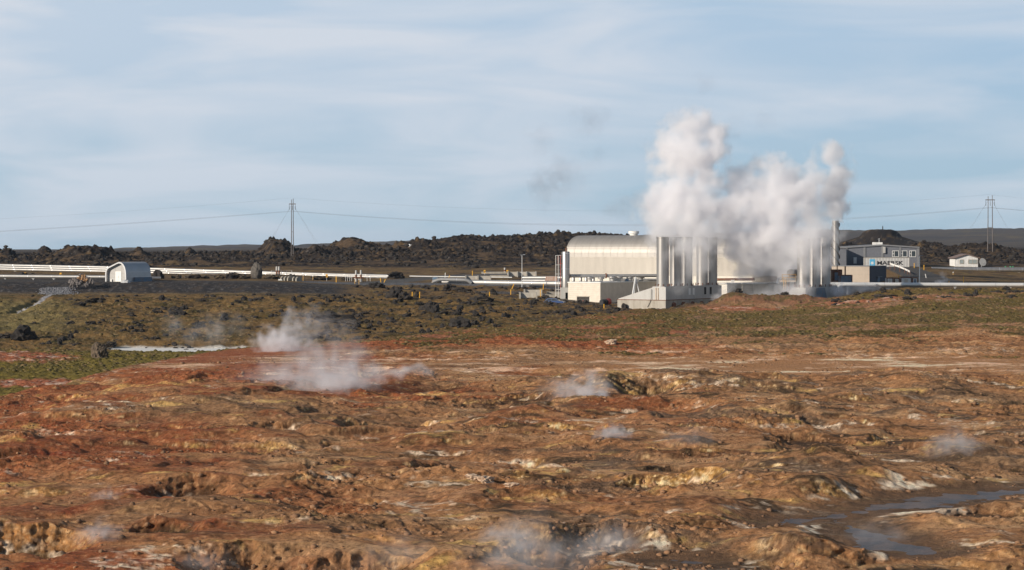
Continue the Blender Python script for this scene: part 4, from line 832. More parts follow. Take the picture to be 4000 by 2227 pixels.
for i in range(9):
    for j in range(7): x_ = -1.1 + i * .28; y_ = -1.0 + j * .3; e_ = max(0, 1 - ((x_) / 1.15) ** 2 - (y_ / .95) ** 2); pts.append((x_, y_, (.55 * e_ ** .5 + .12 * rng.rand() if e_ > 0 else -.1)))
tp.add(pts, [(i * 7 + j, (i + 1) * 7 + j, (i + 1) * 7 + j + 1, i * 7 + j + 1) for i in range(8) for j in range(6)])
one(tp, "crumpled_tarpaulin", mat("pale_tarpaulin", (.55, .56, .57), .6, c2=(.35, .33, .30), scale=2, amt=.8), "crumpled pale tarpaulin heap at the arched shelter's right door", "tarpaulin", loc=G(491, 447.5))

# ------------------------------------------------------------------ rocks
def rock_mesh(name, seed, sub=3, squat=(1, 1, .8), jag=.55, m=None):
    import bmesh
    bm = bmesh.new(); bmesh.ops.create_icosphere(bm, subdivisions=sub, radius=1)
    pv = np.array([v_.co[:] for v_ in bm.verts], np.float32); off = np.array([seed * 3.1, seed * 1.7, seed * .9], np.float32)
    dsp = 1 + jag * fbm3(pv * 1.1 + off, 3) + .5 * jag * (np.abs(gn3(pv * 2.6 + off)) * -1.8 + .5) + .22 * jag * gn3(pv * 6 + off)
    pv = pv * dsp[:, None] * np.array(squat, np.float32)
    for v_, c_ in zip(bm.verts, pv): v_.co = c_
    me_ = bpy.data.meshes.new(name); bm.to_mesh(me_); bm.free(); me_.materials.append(m); return me_
def lavamat(name, c, c2, top):
    m = mat(name, c, .95, c2=c2, scale=1.6, amt=.9, bump=.08, bscale=5); t = m.node_tree; nn = t.nodes; ll = t.links
    g = nn.new('ShaderNodeNewGeometry'); sp = nn.new('ShaderNodeSeparateXYZ'); ll.new(g.outputs['Normal'], sp.inputs[0])
    no = nn.new('ShaderNodeTexNoise'); no.inputs['Scale'].default_value = 2.3; tx = nn.new('ShaderNodeTexCoord'); ll.new(tx.outputs['Object'], no.inputs['Vector'])
    a = nn.new('ShaderNodeMath'); a.operation = 'MULTIPLY'; ll.new(sp.outputs['Z'], a.inputs[0]); ll.new(no.outputs['Fac'], a.inputs[1])
    r_ = nn.new('ShaderNodeMapRange'); r_.inputs[1].default_value = .38; r_.inputs[2].default_value = .52; r_.inputs[4].default_value = .8; ll.new(a.outputs[0], r_.inputs[0])
    mx = nn.new('ShaderNodeMix'); mx.data_type = 'RGBA'; mx.inputs['B'].default_value = (*top, 1); ll.new(r_.outputs[0], mx.inputs['Factor'])
    ll.new(nn[m['_mix']].outputs['Result'], mx.inputs['A']); ll.new(mx.outputs['Result'], nn['Principled BSDF'].inputs['Base Color']); return m
m_lava = lavamat("lichened_black_lava", (.027, .022, .019), (.012, .0105, .010), (.085, .055, .022))
RM = [rock_mesh("lava_rock_mesh", i + 1, 3, [(1, .9, .62), (1.2, .9, .5), (.9, .9, .95), (1.3, 1, .45), (1, 1, .75), (.8, .9, 1.1)][i % 6], .85, m_lava) for i in range(12)]
def place_rock(px, d, r, label, group=None, hfac=1.0, cat="rock", me_=None, name="lava_rock", sink=.3):
    p = G(px, d); o = bpy.data.objects.new(name, me_ or random.choice(RM)); col.objects.link(o)
    o.location = (p.x, p.y, p.z + r * (.55 - sink) * hfac); o.rotation_euler = (random.uniform(-.15, .15), random.uniform(-.15, .15), random.uniform(0, 6.28)); o.scale = (r * random.uniform(.85, 1.15), r * random.uniform(.85, 1.15), r * hfac); return tag(o, label, cat, group)
RMH = [rock_mesh("mossy_heap_mesh", 70 + i, 3, (1.3, .9, .7), .8, bpy.data.materials.get("mossy_brown_lava") or lavamat("mossy_brown_lava", (.06, .045, .032), (.022, .018, .015), (.17, .11, .04))) for i in range(4)]
# the standing stone and other outcrops one can tell apart
mono = rock_mesh("standing_stone_mesh", 21, 4, (.95, .8, 1.75), .28, lavamat("mossy_grey_lava", (.13, .115, .10), (.055, .048, .042), (.22, .14, .05)))
p = G(1002, 480); o = bpy.data.objects.new("standing_stone", mono); col.objects.link(o); o.location = (p.x, p.y, p.z + 1.6); o.scale = (1.36, 1.2, 1.28); tag(o, "tall moss-capped standing lava stone beside the white pipes", "standing stone")
p = G(390, 279); o = bpy.data.objects.new("lava_pinnacle", rock_mesh("lava_pinnacle_mesh", 33, 4, (.9, .85, 1.05), .45, lavamat("brown_lava", (.14, .10, .065), (.035, .028, .022), (.15, .11, .05)))); col.objects.link(o); o.location = (p.x, p.y, p.z + .75); o.scale = (1.2, 1.2, 1.3); tag(o, "stubby dark lava pinnacle at the left end of the white pond", "rock")
OUT = [(90, 318, 1.9, .75, "big dark lava outcrop at the left edge above the pond"), (20, 322, 1.4, .9, "dark outcrop touching the left frame edge"), (1310, 352, 2.6, .75, "broad columnar lava outcrop above the drifting steam"), (1375, 345, 1.8, .8, "jagged outcrop right of the broad columnar lava outcrop"), (1665, 382, 1.3, .8, "rounded dark boulder with a pointed twin beside it"), (1690, 378, 1.2, 1.3, "pointed dark boulder beside its rounded twin"),
       (1758, 455, 1.3, 1.4, "upright pointed rock before the humped silver pipe"), (1800, 452, 1.9, .6, "low ridge of lava right of the upright pointed rock"), (1880, 420, 2.2, .8, "big grass-topped lava lump before the concrete pipe anchor"), (2060, 452, .9, 1.2, "small upright rock below the long silver pipe"), (1475, 458, 1.4, .8, "dark boulder at the edge of the grey road"), (1540, 420, 1.9, .7, "wide dark boulder cluster left of two yellow stakes"), (1580, 416, 1.3, .8, "dark boulder just left of two yellow stakes"),
       (1800, 335, 1.6, .9, "shaggy dark rock on the near edge of the lava plain"), (1220, 318, 1.7, .5, "flat dark ledge behind the ground steam"), (900, 478, 1.3, .8, "mossy rock heap by the white pipes left of the standing stone"), (1140, 478, 1.5, .6, "low rock heap by the concrete slabs"), (620, 478, 1.6, .8, "bushy brown rock just right of the arched shelter"), (85, 490, 1.8, .6, "brown mossy mound between the two left pipes"), (1545, 502, 2.0, .9, "mossy lava knob where the three white pipes end"), (1700, 424, 1.0, .8, "dark rock beyond the two yellow stakes"),
       (700, 372, 1.6, .6, "dark rock group in the middle of the left plain"), (310, 398, 1.4, .6, "grey angular rock on the straw slope below the gravel bank"), (360, 404, 1.1, .8, "pointed grey rock beside the angular one"), (3440, 388, 1.1, .7, "brown rounded boulder on the mossy crest below the storage boxes"), (3480, 385, 1.0, .6, "dark boulder on the mossy crest"), (2885, 391, .8, 1.0, "small dark crag on top of the red mound"), (3065, 391, .7, .9, "second small crag on the red mound ridge")]
for px, d, r, hf, lab in OUT: place_rock(px, d, r, lab, None, hf, sink=.25)
for px, d, r in [(120, 489, 1.3), (165, 491, 1.0), (690, 480, 1.1), (755, 479, 1.5), (800, 481, 1.1), (855, 479, 1.3), (915, 480, 1.6), (955, 478, 1.1), (1055, 480, 1.3), (1095, 482, 1.5), (590, 482, 1.2), (1240, 484, 1.2), (1275, 486, 1.0), (1350, 486, .9)]:
    place_rock(px, d, r, "brown mossy rock heap standing in front of the white pipelines", "mossy rock heaps in front of the white pipelines", random.uniform(.55, .85), me_=random.choice(RMH), sink=.2)
RM2 = [rock_mesh("pale_boulder_mesh", 50 + i, 3, (1.2, .9, .6), .75, mat("pale_clay_boulder", (.55, .41, .29), .9, c2=(.30, .17, .10), scale=2, amt=.7, bump=.04)) for i in range(2)]
for px, py, r, lab in [(1900, 1885, .5, "largest pale clay boulder fallen below the ochre scarp"), (1850, 1872, .4, "flat pale boulder beside the largest one"), (2000, 1900, .3, "small pale boulder at the foot of the scarp"), (2387, 1342, .8, "lone whitish boulder on the mossy slope")]:
    d = ray_ground(px, py); place_rock(px, d, r, lab, None, .8, me_=RM2[0], name="clay_boulder")
# the scatter of lava rocks over the plain: the larger as things, the rubble as one mass
rng = np.random.RandomState(5); cand = []
while len(cand) < 1750:
    px = rng.uniform(-300, 2450); d = rng.uniform(300, 428) if px < 1380 or px > 2180 else rng.uniform(300, 466)
    if d < np.interp(px, CRX, CRD) + 6: continue
    x_ = (px - CX) / F * d
    dens = float(fbm2(np.array([x_ / 14]), np.array([d / 9]), 3, 401)[0]) + .25 * float(gn2(np.array([x_ / 4]), np.array([d / 4]), 402)[0]) + (.18 if px > 1200 else 0) - (.5 if px < 260 and d > 335 else 0)
    if rng.rand() > np.clip((dens - .02) * 2.4, .012, 1): continue
    cand.append((px, d, .12 + .55 * rng.rand() ** 3.2 + (.35 if rng.rand() < .035 else 0)))
for k_ in range(420):
    px = rng.uniform(3250, 4500); d = rng.uniform(372, 399)
    if fbm2(np.array([px / 90.]), np.array([d / 8]), 3, 409)[0] > .02: cand.append((px, d, .15 + .5 * rng.rand() ** 3))
cand.sort(key=lambda a: -a[2] / a[1]); big_r, small_r = cand[:230], cand[230:]
for px, d, r in big_r:
    where = "far left slope" if px < 700 else "middle of the plain" if px < 1400 else "right part of the plain" if px < 2600 else "mossy crest at the right"
    place_rock(px, d, r, "small jagged black lava rock among others on the %s" % where, "lava rocks scattered on the %s" % where, random.uniform(.7, 1.2))
def rubble(lst, name, label, m, seeds=6, sub=2):
    import bmesh
    bs = []
    for i in range(seeds):
        bm = bmesh.new(); bmesh.ops.create_icosphere(bm, subdivisions=sub, radius=1); pv = np.array([v_.co[:] for v_ in bm.verts], np.float32); pv *= (1 + .6 * gn3(pv * 1.4 + i * 4.3) + .3 * gn3(pv * 3 + i))[:, None]; fa = [[v_.index for v_ in f.verts] for f in bm.faces]; bm.free(); bs.append((pv, np.array(fa)))
    vv, fv, b0 = [], [], 0
    for i, (x_, y_, z_, r) in enumerate(lst):
        pv, fa = bs[i % seeds]; a = (i * 2.399) % 6.283; ca, sa = math.cos(a), math.sin(a); q = pv * r
        vv.append(np.stack([q[:, 0] * ca - q[:, 1] * sa + x_, q[:, 0] * sa + q[:, 1] * ca + y_, q[:, 2] * .8 + z_], 1)); fv.append(fa + b0); b0 += len(pv)
    vv = np.concatenate(vv).astype(np.float32); fv = np.concatenate(fv).astype(np.int32); me_ = bpy.data.meshes.new(name); me_.vertices.add(len(vv)); me_.vertices.foreach_set('co', vv.ravel()); me_.loops.add(fv.size); me_.loops.foreach_set('vertex_index', fv.ravel()); me_.polygons.add(len(fv)); me_.polygons.foreach_set('loop_start', np.arange(0, fv.size, 3, dtype=np.int32)); me_.update(calc_edges=True)
    me_.materials.append(m); o_ = bpy.data.objects.new(name, me_); col.objects.link(o_); return tag(o_, label, "rubble", None, 'stuff')
rubble([(*((q := G(px, d)).x, q.y, q.z + r * .15), r) for px, d, r in small_r], "lava_rubble", "loose black lava rubble strewn over the mossy plain", m_lava)
cl_ = []
for i in range(7000):
    px = rng.uniform(-400, 4500); d = 556 + 230 * rng.rand() ** .8
    if 2250 < px < 3240 and d < 640: continue
    if px > 3250 and d < 592: continue
    j = int(np.clip(np.searchsorted(U, px), 0, NU - 1)); i4 = int(np.searchsorted(D, d)) - s4.start
    if lavz[i4, j] < .35 + .3 * rng.rand(): continue
    q = G(px, d); r = .22 + .8 * rng.rand() ** 3; cl_.append((q.x, q.y, q.z + r * .25, r))
rubble(cl_, "lava_clinker", "jagged black clinker blocks covering the distant lava ridges", m_lava)
# clods on the clay field, moss and grass tufts on the slopes
m_clod = mat("clay_clod", (.30, .16, .08), .95, c2=(.11, .06, .032), scale=.35, amt=1, bump=.03, bscale=9); m_moss = mat("moss_tuft", (.115, .085, .019), .95, c2=(.06, .046, .012), scale=.30, amt=1, bump=.05, bscale=8); m_straw = mat("straw_tuft", (.165, .108, .042), .95, c2=(.09, .06, .02), scale=.4, amt=1)
cl_ = []; mo_ = []; tu_ = []
pxs = rng.uniform(-500, 4500, 42000); dd = 84 + 175 * rng.rand(42000) ** 1.5
for px, d in zip(pxs, dd):
    i = int(np.searchsorted(D, d)); j = int(np.clip(np.searchsorted(U, px), 0, NU - 1))
    if i >= rough.shape[0] or near[i, j] < .5 or wsf[min(i, wsf.shape[0] - 1), j] < .2: continue
    if rng.rand() > .04 + .55 * rough[i, j] + .5 * scarp[i, j] * (.3 + rough[i, j]): continue
    r = .03 + .17 * rng.rand() ** 5; r *= .7 + .5 * d / 150; q = G(px, d); cl_.append((q.x, q.y, q.z + r * .1, r))
for k_ in range(26000):
    px = rng.uniform(-500, 4600); d = 245 + 158 * rng.rand(); i = int(np.searchsorted(D, d)); j = int(np.clip(np.searchsorted(U, px), 0, NU - 1)); v_ = MOSS[i, j]
    if rng.rand() > v_ * 1.1: continue
    r = .10 + .34 * rng.rand() ** 2; q = G(px, d); (mo_ if rng.rand() < .62 else tu_).append((q.x, q.y, q.z - r * .25, r))
rubble(cl_, "clay_clods", "crumbled clay clods and pebbles strewn over the bare geothermal field", m_clod, 5, 1)
rubble(mo_, "moss_tufts", "olive moss cushions on the slopes around the geothermal field", m_moss, 5, 1)
rubble(tu_, "grass_tufts", "straw coloured grass tufts among the moss", m_straw, 5, 1)
# rubble pile with ochre stones and a pale spill on the gravel bank
m_och = mat("ochre_stone", (.36, .20, .09), .9, c2=(.20, .12, .07), scale=2, amt=.8); m_gst = mat("grey_stone", (.17, .15, .14), .9, c2=(.07, .06, .055), scale=2, amt=.8)
ol = ["topmost pinkish stone on the rubble pile by the shelter"]
for k_, (px, py, r, mm_) in enumerate([(318, 1075, .55, 1), (330, 1086, .6, 0), (310, 1090, .5, 0), (345, 1086, .5, 1), (300, 1098, .55, 1), (336, 1098, .55, 0), (318, 1103, .5, 1), (288, 1094, .45, 1), (355, 1097, .5, 1), (275, 1100, .45, 1), (305, 1112, .6, 1), (340, 1112, .6, 1), (322, 1094, .5, 0), (290, 1108, .5, 1), (280, 1116, .5, 1), (362, 1106, .5, 1)]):
    me_ = RM[k_ % 12].copy(); me_.materials[0] = m_och if mm_ == 0 else m_gst; p = P(px, py, 437 + (1112 - py) * .12)
    o = bpy.data.objects.new("pile_stone", me_); col.objects.link(o); o.location = p; o.scale = (r, r, r); o.rotation_euler = (k_, k_ * 2, k_ * 3)
    tag(o, ("ochre orange stone" if mm_ == 0 else "dark grey stone") + " in the heap left of the arched shelter" if k_ else "topmost grey stone of the heap left of the arched shelter", "stone", ("ochre stones" if mm_ == 0 else "grey stones") + " in the heap" if k_ else None)
sp_l = []
for i in range(700):
    px = 180 + 90 * rng.rand() + 20 * rng.randn(); d = 430 + 9 * rng.rand(); q = G(px, d); sp_l.append((q.x, q.y, q.z + .03, .10 + .16 * rng.rand()))
rubble(sp_l, "pale_gravel_spill", "blue grey gravel spill down the black bank", mat("pale_gravel", (.19, .19, .205), .9, c2=(.07, .07, .075), scale=3, amt=.8), sub=1)

# ------------------------------------------------------------------ concrete pieces, posts, signs
slabl = ["leftmost upright concrete slab of five at the bank road", "second upright concrete slab of the five", "middle upright concrete slab of the five", "fourth upright concrete slab of the five", "rightmost upright concrete slab of the five"]
for k_, px in enumerate((1107, 1120, 1133, 1153, 1166)):
    c_ = G(px, 471); one(MB().extr_x([(-1.2, 0), (1.2, 0), (1.2, 1.05), (-.5, 1.05), (-1.2, .65)], -.14, .14), "concrete_slab", m_conc, slabl[k_], "concrete slab", "upright slabs at the bank road", c_, R(-24))
c_ = G(1095, 470); one(MB().extr_y([(-.5, 0), (.5, 0), (.42, .28), (-.4, .32)], -.3, .3), "pale_block", m_wpaint, "small pale block lying left of the five upright slabs", "block", loc=c_)
def anchor(px0, px1, pyt, d, dep, label, nw=2, front=True, H_=1.7):
    g = G((px0 + px1) / 2, d).z - .3; x0, x1 = P(px0, 0, d).x, P(px1, 0, d).x; zt = P(0, pyt, d).z - g; w_ = x1 - x0
    a = empty("concrete_anchor", label, "pipe anchor", (x0, d, g))
    for k_ in range(nw): xk = k_ * (w_ - .35) / max(nw - 1, 1); MB().extr_x([(-.2, 0), (dep, 0), (dep, zt), (dep * .45, zt), (-.2, zt * .55)], xk, xk + .35).build("wing_wall", m_conc, a)
    if front:
        for k_ in range(max(nw - 1, 1)):
            xa = k_ * (w_ - .35) / max(nw - 1, 1) + .351; xb = (k_ + 1) * (w_ - .35) / max(nw - 1, 1) - .001; MB().extr_x([(dep * .35, .45), (dep * .55, .45), (dep * .8, zt - .1), (dep * .6, zt - .1)], xa, xb).build("sloping_slab", m_conc, a)
    return a
anchor(1816, 1918, 1077, 494, 3.4, "long concrete pipe anchor with three wing walls beyond the silver loop", 3)
anchor(2028, 1 + 2098, 1142, 431, 3.2, "large sloping concrete anchor with dark wing walls near the blue car", 2, H_=2)
anchor(2046, 2118, 1131, 442, 3.0, "concrete anchor tucked behind the large sloping one", 2)
anchor(1982, 2096, 1061, 512, 4.5, "dark row of concrete wing walls behind the lamp post", 4)
for k_, (a, b_, yt, d, lab) in enumerate([(2136, 2190, 1141, 446, "upper low concrete wall left of the pedestal"), (2130, 2190, 1152, 440, "lower low concrete wall left of the pedestal"), (1916, 1984, 1076, 510, "pale low wall between the two concrete anchors"), (1880, 1984, 1063, 530, "thin concrete kerb beam with a dark underside beyond the anchors")]):
    x0, x1 = P(a, 0, d).x, P(b_, 0, d).x; zt = P(0, yt, d).z; g = zat(x0, d) - .4; one(MB().box(0, x1 - x0, 0, .4, min(g, zt - .6) - zt, 0).box(-.05, x1 - x0 + .05, -.05, .45, .002, .1), "concrete_wall", m_conc, lab, "wall", loc=(x0, d, zt))
tpx = P(2125, 0, 484); g = zat(tpx.x, 484); tw = P(2178, 0, 484).x - tpx.x; zt = P(0, 1080, 484).z - g
th_ = empty("tarpaulin_hump", "brown tarpaulin-like cover humped over the white pipes by the tall vessel", "cover", (tpx.x, 484, g - .5)); hh = zt + .5
MB().add([(0, -1, 0), (tw, -1, 0), (tw - .1, .4, hh), (.45, .4, hh), (0, 2.4, 0), (tw, 2.4, 0), (tw - .1, 1.2, hh), (.45, 1.2, hh)], [(0, 1, 2, 3), (5, 4, 7, 6), (3, 2, 6, 7), (0, 3, 7, 4)]).build("cover_sheet", mat("brown_cover", (.34, .20, .14), .85, c2=(.46, .36, .30), scale=1.2, amt=.9, stretch=(2, 1, .4), bump=.05, bscale=2), th_)
MB().add([(tw + .003, -1, 0), (tw + .8, -.6, 0), (tw + .8, 2.2, 0), (tw + .003, 2.4, 0), (tw - .095, .4, hh), (tw - .095, 1.2, hh)], [(0, 1, 4), (1, 2, 5, 4), (2, 3, 5)]).build("dark_end", m_bplate, th_)
gb = empty("grey_cabinet", "grey metal cabinet by the road beside the humped silver pipe", "cabinet", P(1700, 1096, 480)); gb.location.z = zat(gb.location.x, 480)
MB().box(-.62, .62, -.4, .4, .25, 1.35).build("casing", mat("grey_cabinet_paint", (.26, .30, .36), .6), gb); MB().box(-.68, .68, -.46, .46, 1.352, 1.44).build("lid", m_trim, gb); MB().box(-.9, .4, -.5, .4, -.1, .248).build("plinth", m_tile, gb); MB().box(-.5, .5, -.42, -.403, .35, 1.25).build("door", m_bplate, gb)

def stake(px, py0, py1, d, lean, label, m=None, grp=None, r=.075):
    b_ = P(px, py1, d); h_ = (py1 - py0) * d / F; g = zat(b_.x, d); b_.z = min(g - .1, b_.z)if abs(g - b_.z) < 1.5 else b_.z
    h_ = P(0, py0, d).z - b_.z; t_ = empty("marker_stake", label, "marker post", b_, 0, grp)
    MB().box(-r, r, -r * .6, r * .6, 0, h_ - .3).build("post", m or m_yel, t_); MB().box(-r * 1.15, r * 1.15, -r * .7, r * .7, h_ - .298, h_).build("reflector_cap", m_yel if m is None else m_wpaint, t_); t_.rotation_euler = (0, R(lean), 0); return t_
ST = [(1610, 1140, 1150, 428, 0, "left of two thin yellow stakes on the straw plain"), (1639, 1140, 1158, 425, 0, "right of two thin yellow stakes on the straw plain"), (1912, 1140, 1156, 435, 0, "yellow stake at the left end of the grey track"), (1995, 1131, 1148, 441, 0, "yellow stake standing mid way along the grey track"), (1998, 1108, 1121, 462, 22, "leaning yellow stake below the long silver pipe"), (2121, 1108, 1117, 465, 5, "short yellow stake under the pipe near the vessel"), (2111, 1130, 1146, 440, 0, "yellow stake on the concrete anchor"), (1738, 1066, 1080, 500, 3, "pale stake behind the humped pipe"), (1750, 1074, 1085, 497, 20, "leaning yellow stake behind the humped pipe"), (1845, 1058, 1072, 520, 0, "yellow stake left of the warning sign"), (1488, 1087, 1099, 480, -8, "left stake of a crossing pair by the pipes"), (1499, 1090, 1099, 480, 25, "right leaning stake of a crossing pair by the pipes"),
      (2359, 1188, 1207, 404, 0, "yellow stake in front of the red pipe end"), (3571, 1028, 1040, 528, 0, "orange stake at the workshop's right corner"), (3609, 1035, 1048, 520, 0, "orange stake at the top of the ramp"), (3618, 1070, 1082, 488, -12, "pale leaning stake on the ramp edge"), (3764, 1081, 1096, 462, 0, "yellow stake on the dark slope right of the ramp"), (3707, 1098, 1108, 446, 0, "yellow stake by the steaming vent beyond the long pipe"), (3510, 1077, 1086, 456, 0, "orange stake above the storage boxes"), (3723, 1062, 1072, 505, 0, "faint stake below the grey pipe"), (1313, 1078, 1095, 474, 0, "yellow stake by the bank road end"), (1184, 1072, 1088, 474, 0, "rusty stake beside the concrete slabs"), (1386, 1086, 1100, 470, 0, "rusty stake below the wellheads, left"), (1402, 1089, 1106, 469, 0, "rusty stake below the wellheads, right"), (1222, 1076, 1084, 482, 0, "thin rusty stake before the nearest white pipe")]
for a in ST: stake(*a, m=m_orail if "rusty" in a[5] or "faint" in a[5] else m_wpaint if "pale" in a[5] else None, grp="marker stakes")
for k_, (px, py0, py1, d, lab) in enumerate([(1893, 1055, 1070, 525, "yellow chevron sign at the left of the far anchors"), (1982, 1055, 1070, 524, "yellow chevron sign before the dark wing walls"), (1276, 1071, 1086, 478, "yellow chevron sign by the mossy rock and white pipes"), (237, 1066, 1078, 486, "yellow chevron sign behind the left silver pipe"), (98, 1065, 1076, 492, "dim yellow chevron sign near the left edge")]):
    t_ = empty("chevron_sign", lab, "sign", P(px, py1, d)); h_ = (py1 - py0) * d / F; t_.location.z = zat(t_.location.x, d); h_ = max(P(0, py0, d).z - t_.location.z, .8)
    MB().tube([(0, 0, 0), (0, 0, h_ - .05)], .035, 6).build("post", m_steel, t_); pl = MB().box(-.25, .25, -.06, -.036, h_ - .75, h_).build("board", m_yel, t_)
    MB().add([(-.245, -.064, h_ - .7), (.245, -.064, h_ - .4), (.245, -.064, h_ - .2), (-.245, -.064, h_ - .5)], [(0, 1, 2, 3)]).build("black_stripe", m_black, pl)

# wellheads with valves, fence posts
wl = [("left of two rusty wellheads by the three white pipes", 1391, 1056, 1094, 481), ("right of two rusty wellheads with a wide valve wheel", 1410, 1055, 1094, 481), ("left white-capped pipe riser on the lava by the pipes", 1081, 1041, 1062, 500), ("right pipe riser with rusty lower part by the pipes", 1090, 1041, 1066, 500), ("grey riser pipe beyond the second warning sign", 1972, 1046, 1062, 535)]
for lab, px, py0, py1, d in wl:
    t_ = empty("wellhead", lab, "wellhead", P(px, py1, d)); g = zat(t_.location.x, d); t_.location.z = g; h_ = P(0, py0, d).z - g; r = .26
    MB().lathe([(r * 1.2, 0), (r * 1.2, h_ * .25)], n=14).build("casing_pipe", m_concl, t_, True); MB().lathe([(r * .9, h_ * .252), (r * .9, h_ * .6)], n=14).build("rusty_body", m_rust, t_, True)
    MB().lathe([(r, h_ * .602), (r * .9, h_ * .98), (r * .5, h_)], n=14).build("grey_cap", m_concl, t_, True)
    if "wellheads" in lab: MB().tube([(-.7, 0, h_ * .36), (.7, 0, h_ * .36)], .13, 8).build("side_valve", m_rust, t_, True); MB().lathe([(.4, h_ * .52), (.4, h_ * .56)], n=14).build("hand_wheel", m_rust, t_, True)
for k_, (a, b_, n_) in enumerate([(1350, 1374, 4), (1434, 1446, 2), (1060, 1140, 5)]):
    t_ = empty("pipe_railing", ["grey railing left of the rusty wellheads", "grey railing right of the rusty wellheads", "thin grey railing around the two pipe risers"][k_], "railing", (0, 0, 0)); d = 479 if k_ < 2 else 501; yb, yt_ = ((1096, 1074) if k_ < 2 else (1072, 1056))
    for i in range(n_): px = a + (b_ - a) * i / (n_ - 1); MB().tube([P(px, yb + 3, d), P(px, yt_, d)], .045, 6).build("rail_post", m_steel, t_)
    for z_ in (0, .5): MB().tube([P(a, yt_ + z_ * (yb - yt_), d), P(b_, yt_ + z_ * (yb - yt_), d)], .03, 6).build("rail", m_steel, t_)

# lamp posts
for lab, px, py0, py1, d, r in [("slim grey lamp post before the long silver pipe", 2039, 996, 1098, 466, .07), ("slim grey lamp post at the ramp foot beside the storage boxes", 3592, 1000, 1106, 447, .08)]:
    t_ = empty("lamp_post", lab, "lamp post", P(px, py1, d)); g = zat(t_.location.x, d); t_.location.z = g; h_ = P(0, py0, d).z - g
    MB().tube([(0, 0, 0), (0, 0, h_ * .4), (0, 0, h_)], [r * 1.3, r, r * .75], 8).build("pole", m_steel, t_, True); MB().tube([(-.05, 0, h_), (.5, 0, h_ + .02)], .045, 6).build("arm", m_steel, t_); MB().box(.25, .75, -.14, .14, h_ + .03, h_ + .15).box(-.35, -.1, -.12, .12, h_ - .1, h_ + .05).build("lamp_head", m_bplate if px > 3000 else m_steel, t_)
# guard rail on the ramp
t_ = empty("guard_rail", "pale steel guard rail curving down beside the ramp", "guard rail", (0, 0, 0)); gr = [P(3477, 1030, 519), P(3495, 1036, 515), P(3515, 1043, 510), P(3534, 1051, 505), P(3546, 1057, 501), P(3555, 1062, 498)]
mb = MB()
for a, b_ in zip(gr[:-1], gr[1:]): mb.add([a - Vector((0, 0, .22)), b_ - Vector((0, 0, .22)), b_ + Vector((0, 0, .22)), a + Vector((0, 0, .22)), a + Vector((0, .06, -.22)), b_ + Vector((0, .06, -.22)), b_ + Vector((0, .06, .22)), a + Vector((0, .06, .22))], [(0, 1, 2, 3), (5, 4, 7, 6), (3, 2, 6, 7), (0, 4, 5, 1)])
mb.build("beam", m_wpaint, t_)
for a in gr: MB().box(a.x - .06, a.x + .06, a.y + .065, a.y + .18, min(zat(a.x, a.y), a.z - .3) - .3, a.z + .15).build("rail_post", m_rust, t_)

# small white house and its dish
hd = 556.0; gz = G(3772, hd).z - .1; hx0, hx1 = P(3731, 0, hd).x, P(3820, 0, hd).x
ho = empty("white_house", "small white gabled house with brown roof standing alone on the lava", "house", (0, hd, gz)); w2 = (hx0 + hx1) / 2; ez = P(0, 1008, hd).z - gz; rz_ = P(0, 994, hd).z - gz
m_hw = mat("peeling_white_wall", (.76, .755, .74), .85, c2=(.50, .49, .475), scale=1.6, amt=.8); m_hr = mat("brown_roof_sheet", (.20, .14, .12), .8, c2=(.12, .09, .08))
MB().extr_y([(hx0, 0), (hx1, 0), (hx1, ez), (w2, rz_), (hx0, ez)], 0, 7).build("wall", m_hw, ho)
rb = MB()
for sgn, xe in ((-1, hx0 - .45), (1, hx1 + .45)):
    sl = (rz_ - ez) / (w2 - hx0); ze = rz_ - sl * abs(xe - w2); rb.add([(w2, -.5, rz_ + .005), (xe, -.5, ze + .005), (xe, 7.4, ze + .005), (w2, 7.4, rz_ + .005), (w2, -.5, rz_ + .2), (xe, -.5, ze + .2), (xe, 7.4, ze + .2), (w2, 7.4, rz_ + .2)], [(0, 1, 2, 3), (4, 5, 6, 7), (0, 1, 5, 4), (1, 2, 6, 5), (2, 3, 7, 6)])
rb.build("roof", m_hr, ho)
window(ho, 3748, 3765, 1014, 1031, hd, gz, 0, m_conc, mat("pale_window_glass", (.30, .34, .34), .15, c2=(.22, .25, .26)), (), False); window(ho, 3782, 3817, 1014, 1031, hd, gz, 0, m_conc, bpy.data.materials["pale_window_glass"], (.5,), False)
MB().box(hx0 + .6, hx0 + .75, -.05, -.003, 0, ez - .1).box(hx0 - .03, hx0 + .1, -.04, -.003, 0, ez - .1).build("corner_board", m_wpaint, ho)
ds = empty("satellite_dish", "grey satellite dish on the ground right of the white house", "satellite dish", G(3835, 552), R(20))
MB().lathe([(.02, 0), (.5, .06), (.9, .22), (1.12, .40)], n=24).build("dish", m_concl, ds, True).rotation_euler = (R(78), 0, 0); ds.children[0].location = (0, -.1, 1.5); MB().tube([(0, .2, -.2), (0, .2, 1.5)], .08, 8).build("mast", m_steel, ds); MB().tube([(0, -.1, 1.0), (0, -1.1, 1.5)], .03, 6).build("feed_arm", m_steel, ds)
for k_, px in enumerate((3928, 3947, 3957)):
    g = G(px, 548); h_ = max(P(0, 1040, 548).z - g.z, .8); one(MB().lathe([(.13, -.2), (.13, h_ - .25), (.22, h_ - .24), (.22, h_)], n=10), "green_post", mat("green_paint", (.05, .30, .14), .6) if k_ == 0 else bpy.data.materials["green_paint"], ["left green pipe post at the right edge", "middle green pipe post at the right edge", "right green pipe post at the right edge"][k_], "post", None, g, smooth=True)
place_rock(3250 + 60, 560, 1.2, "dark mossy block left of the grey workshop roofline", None, 1.0)
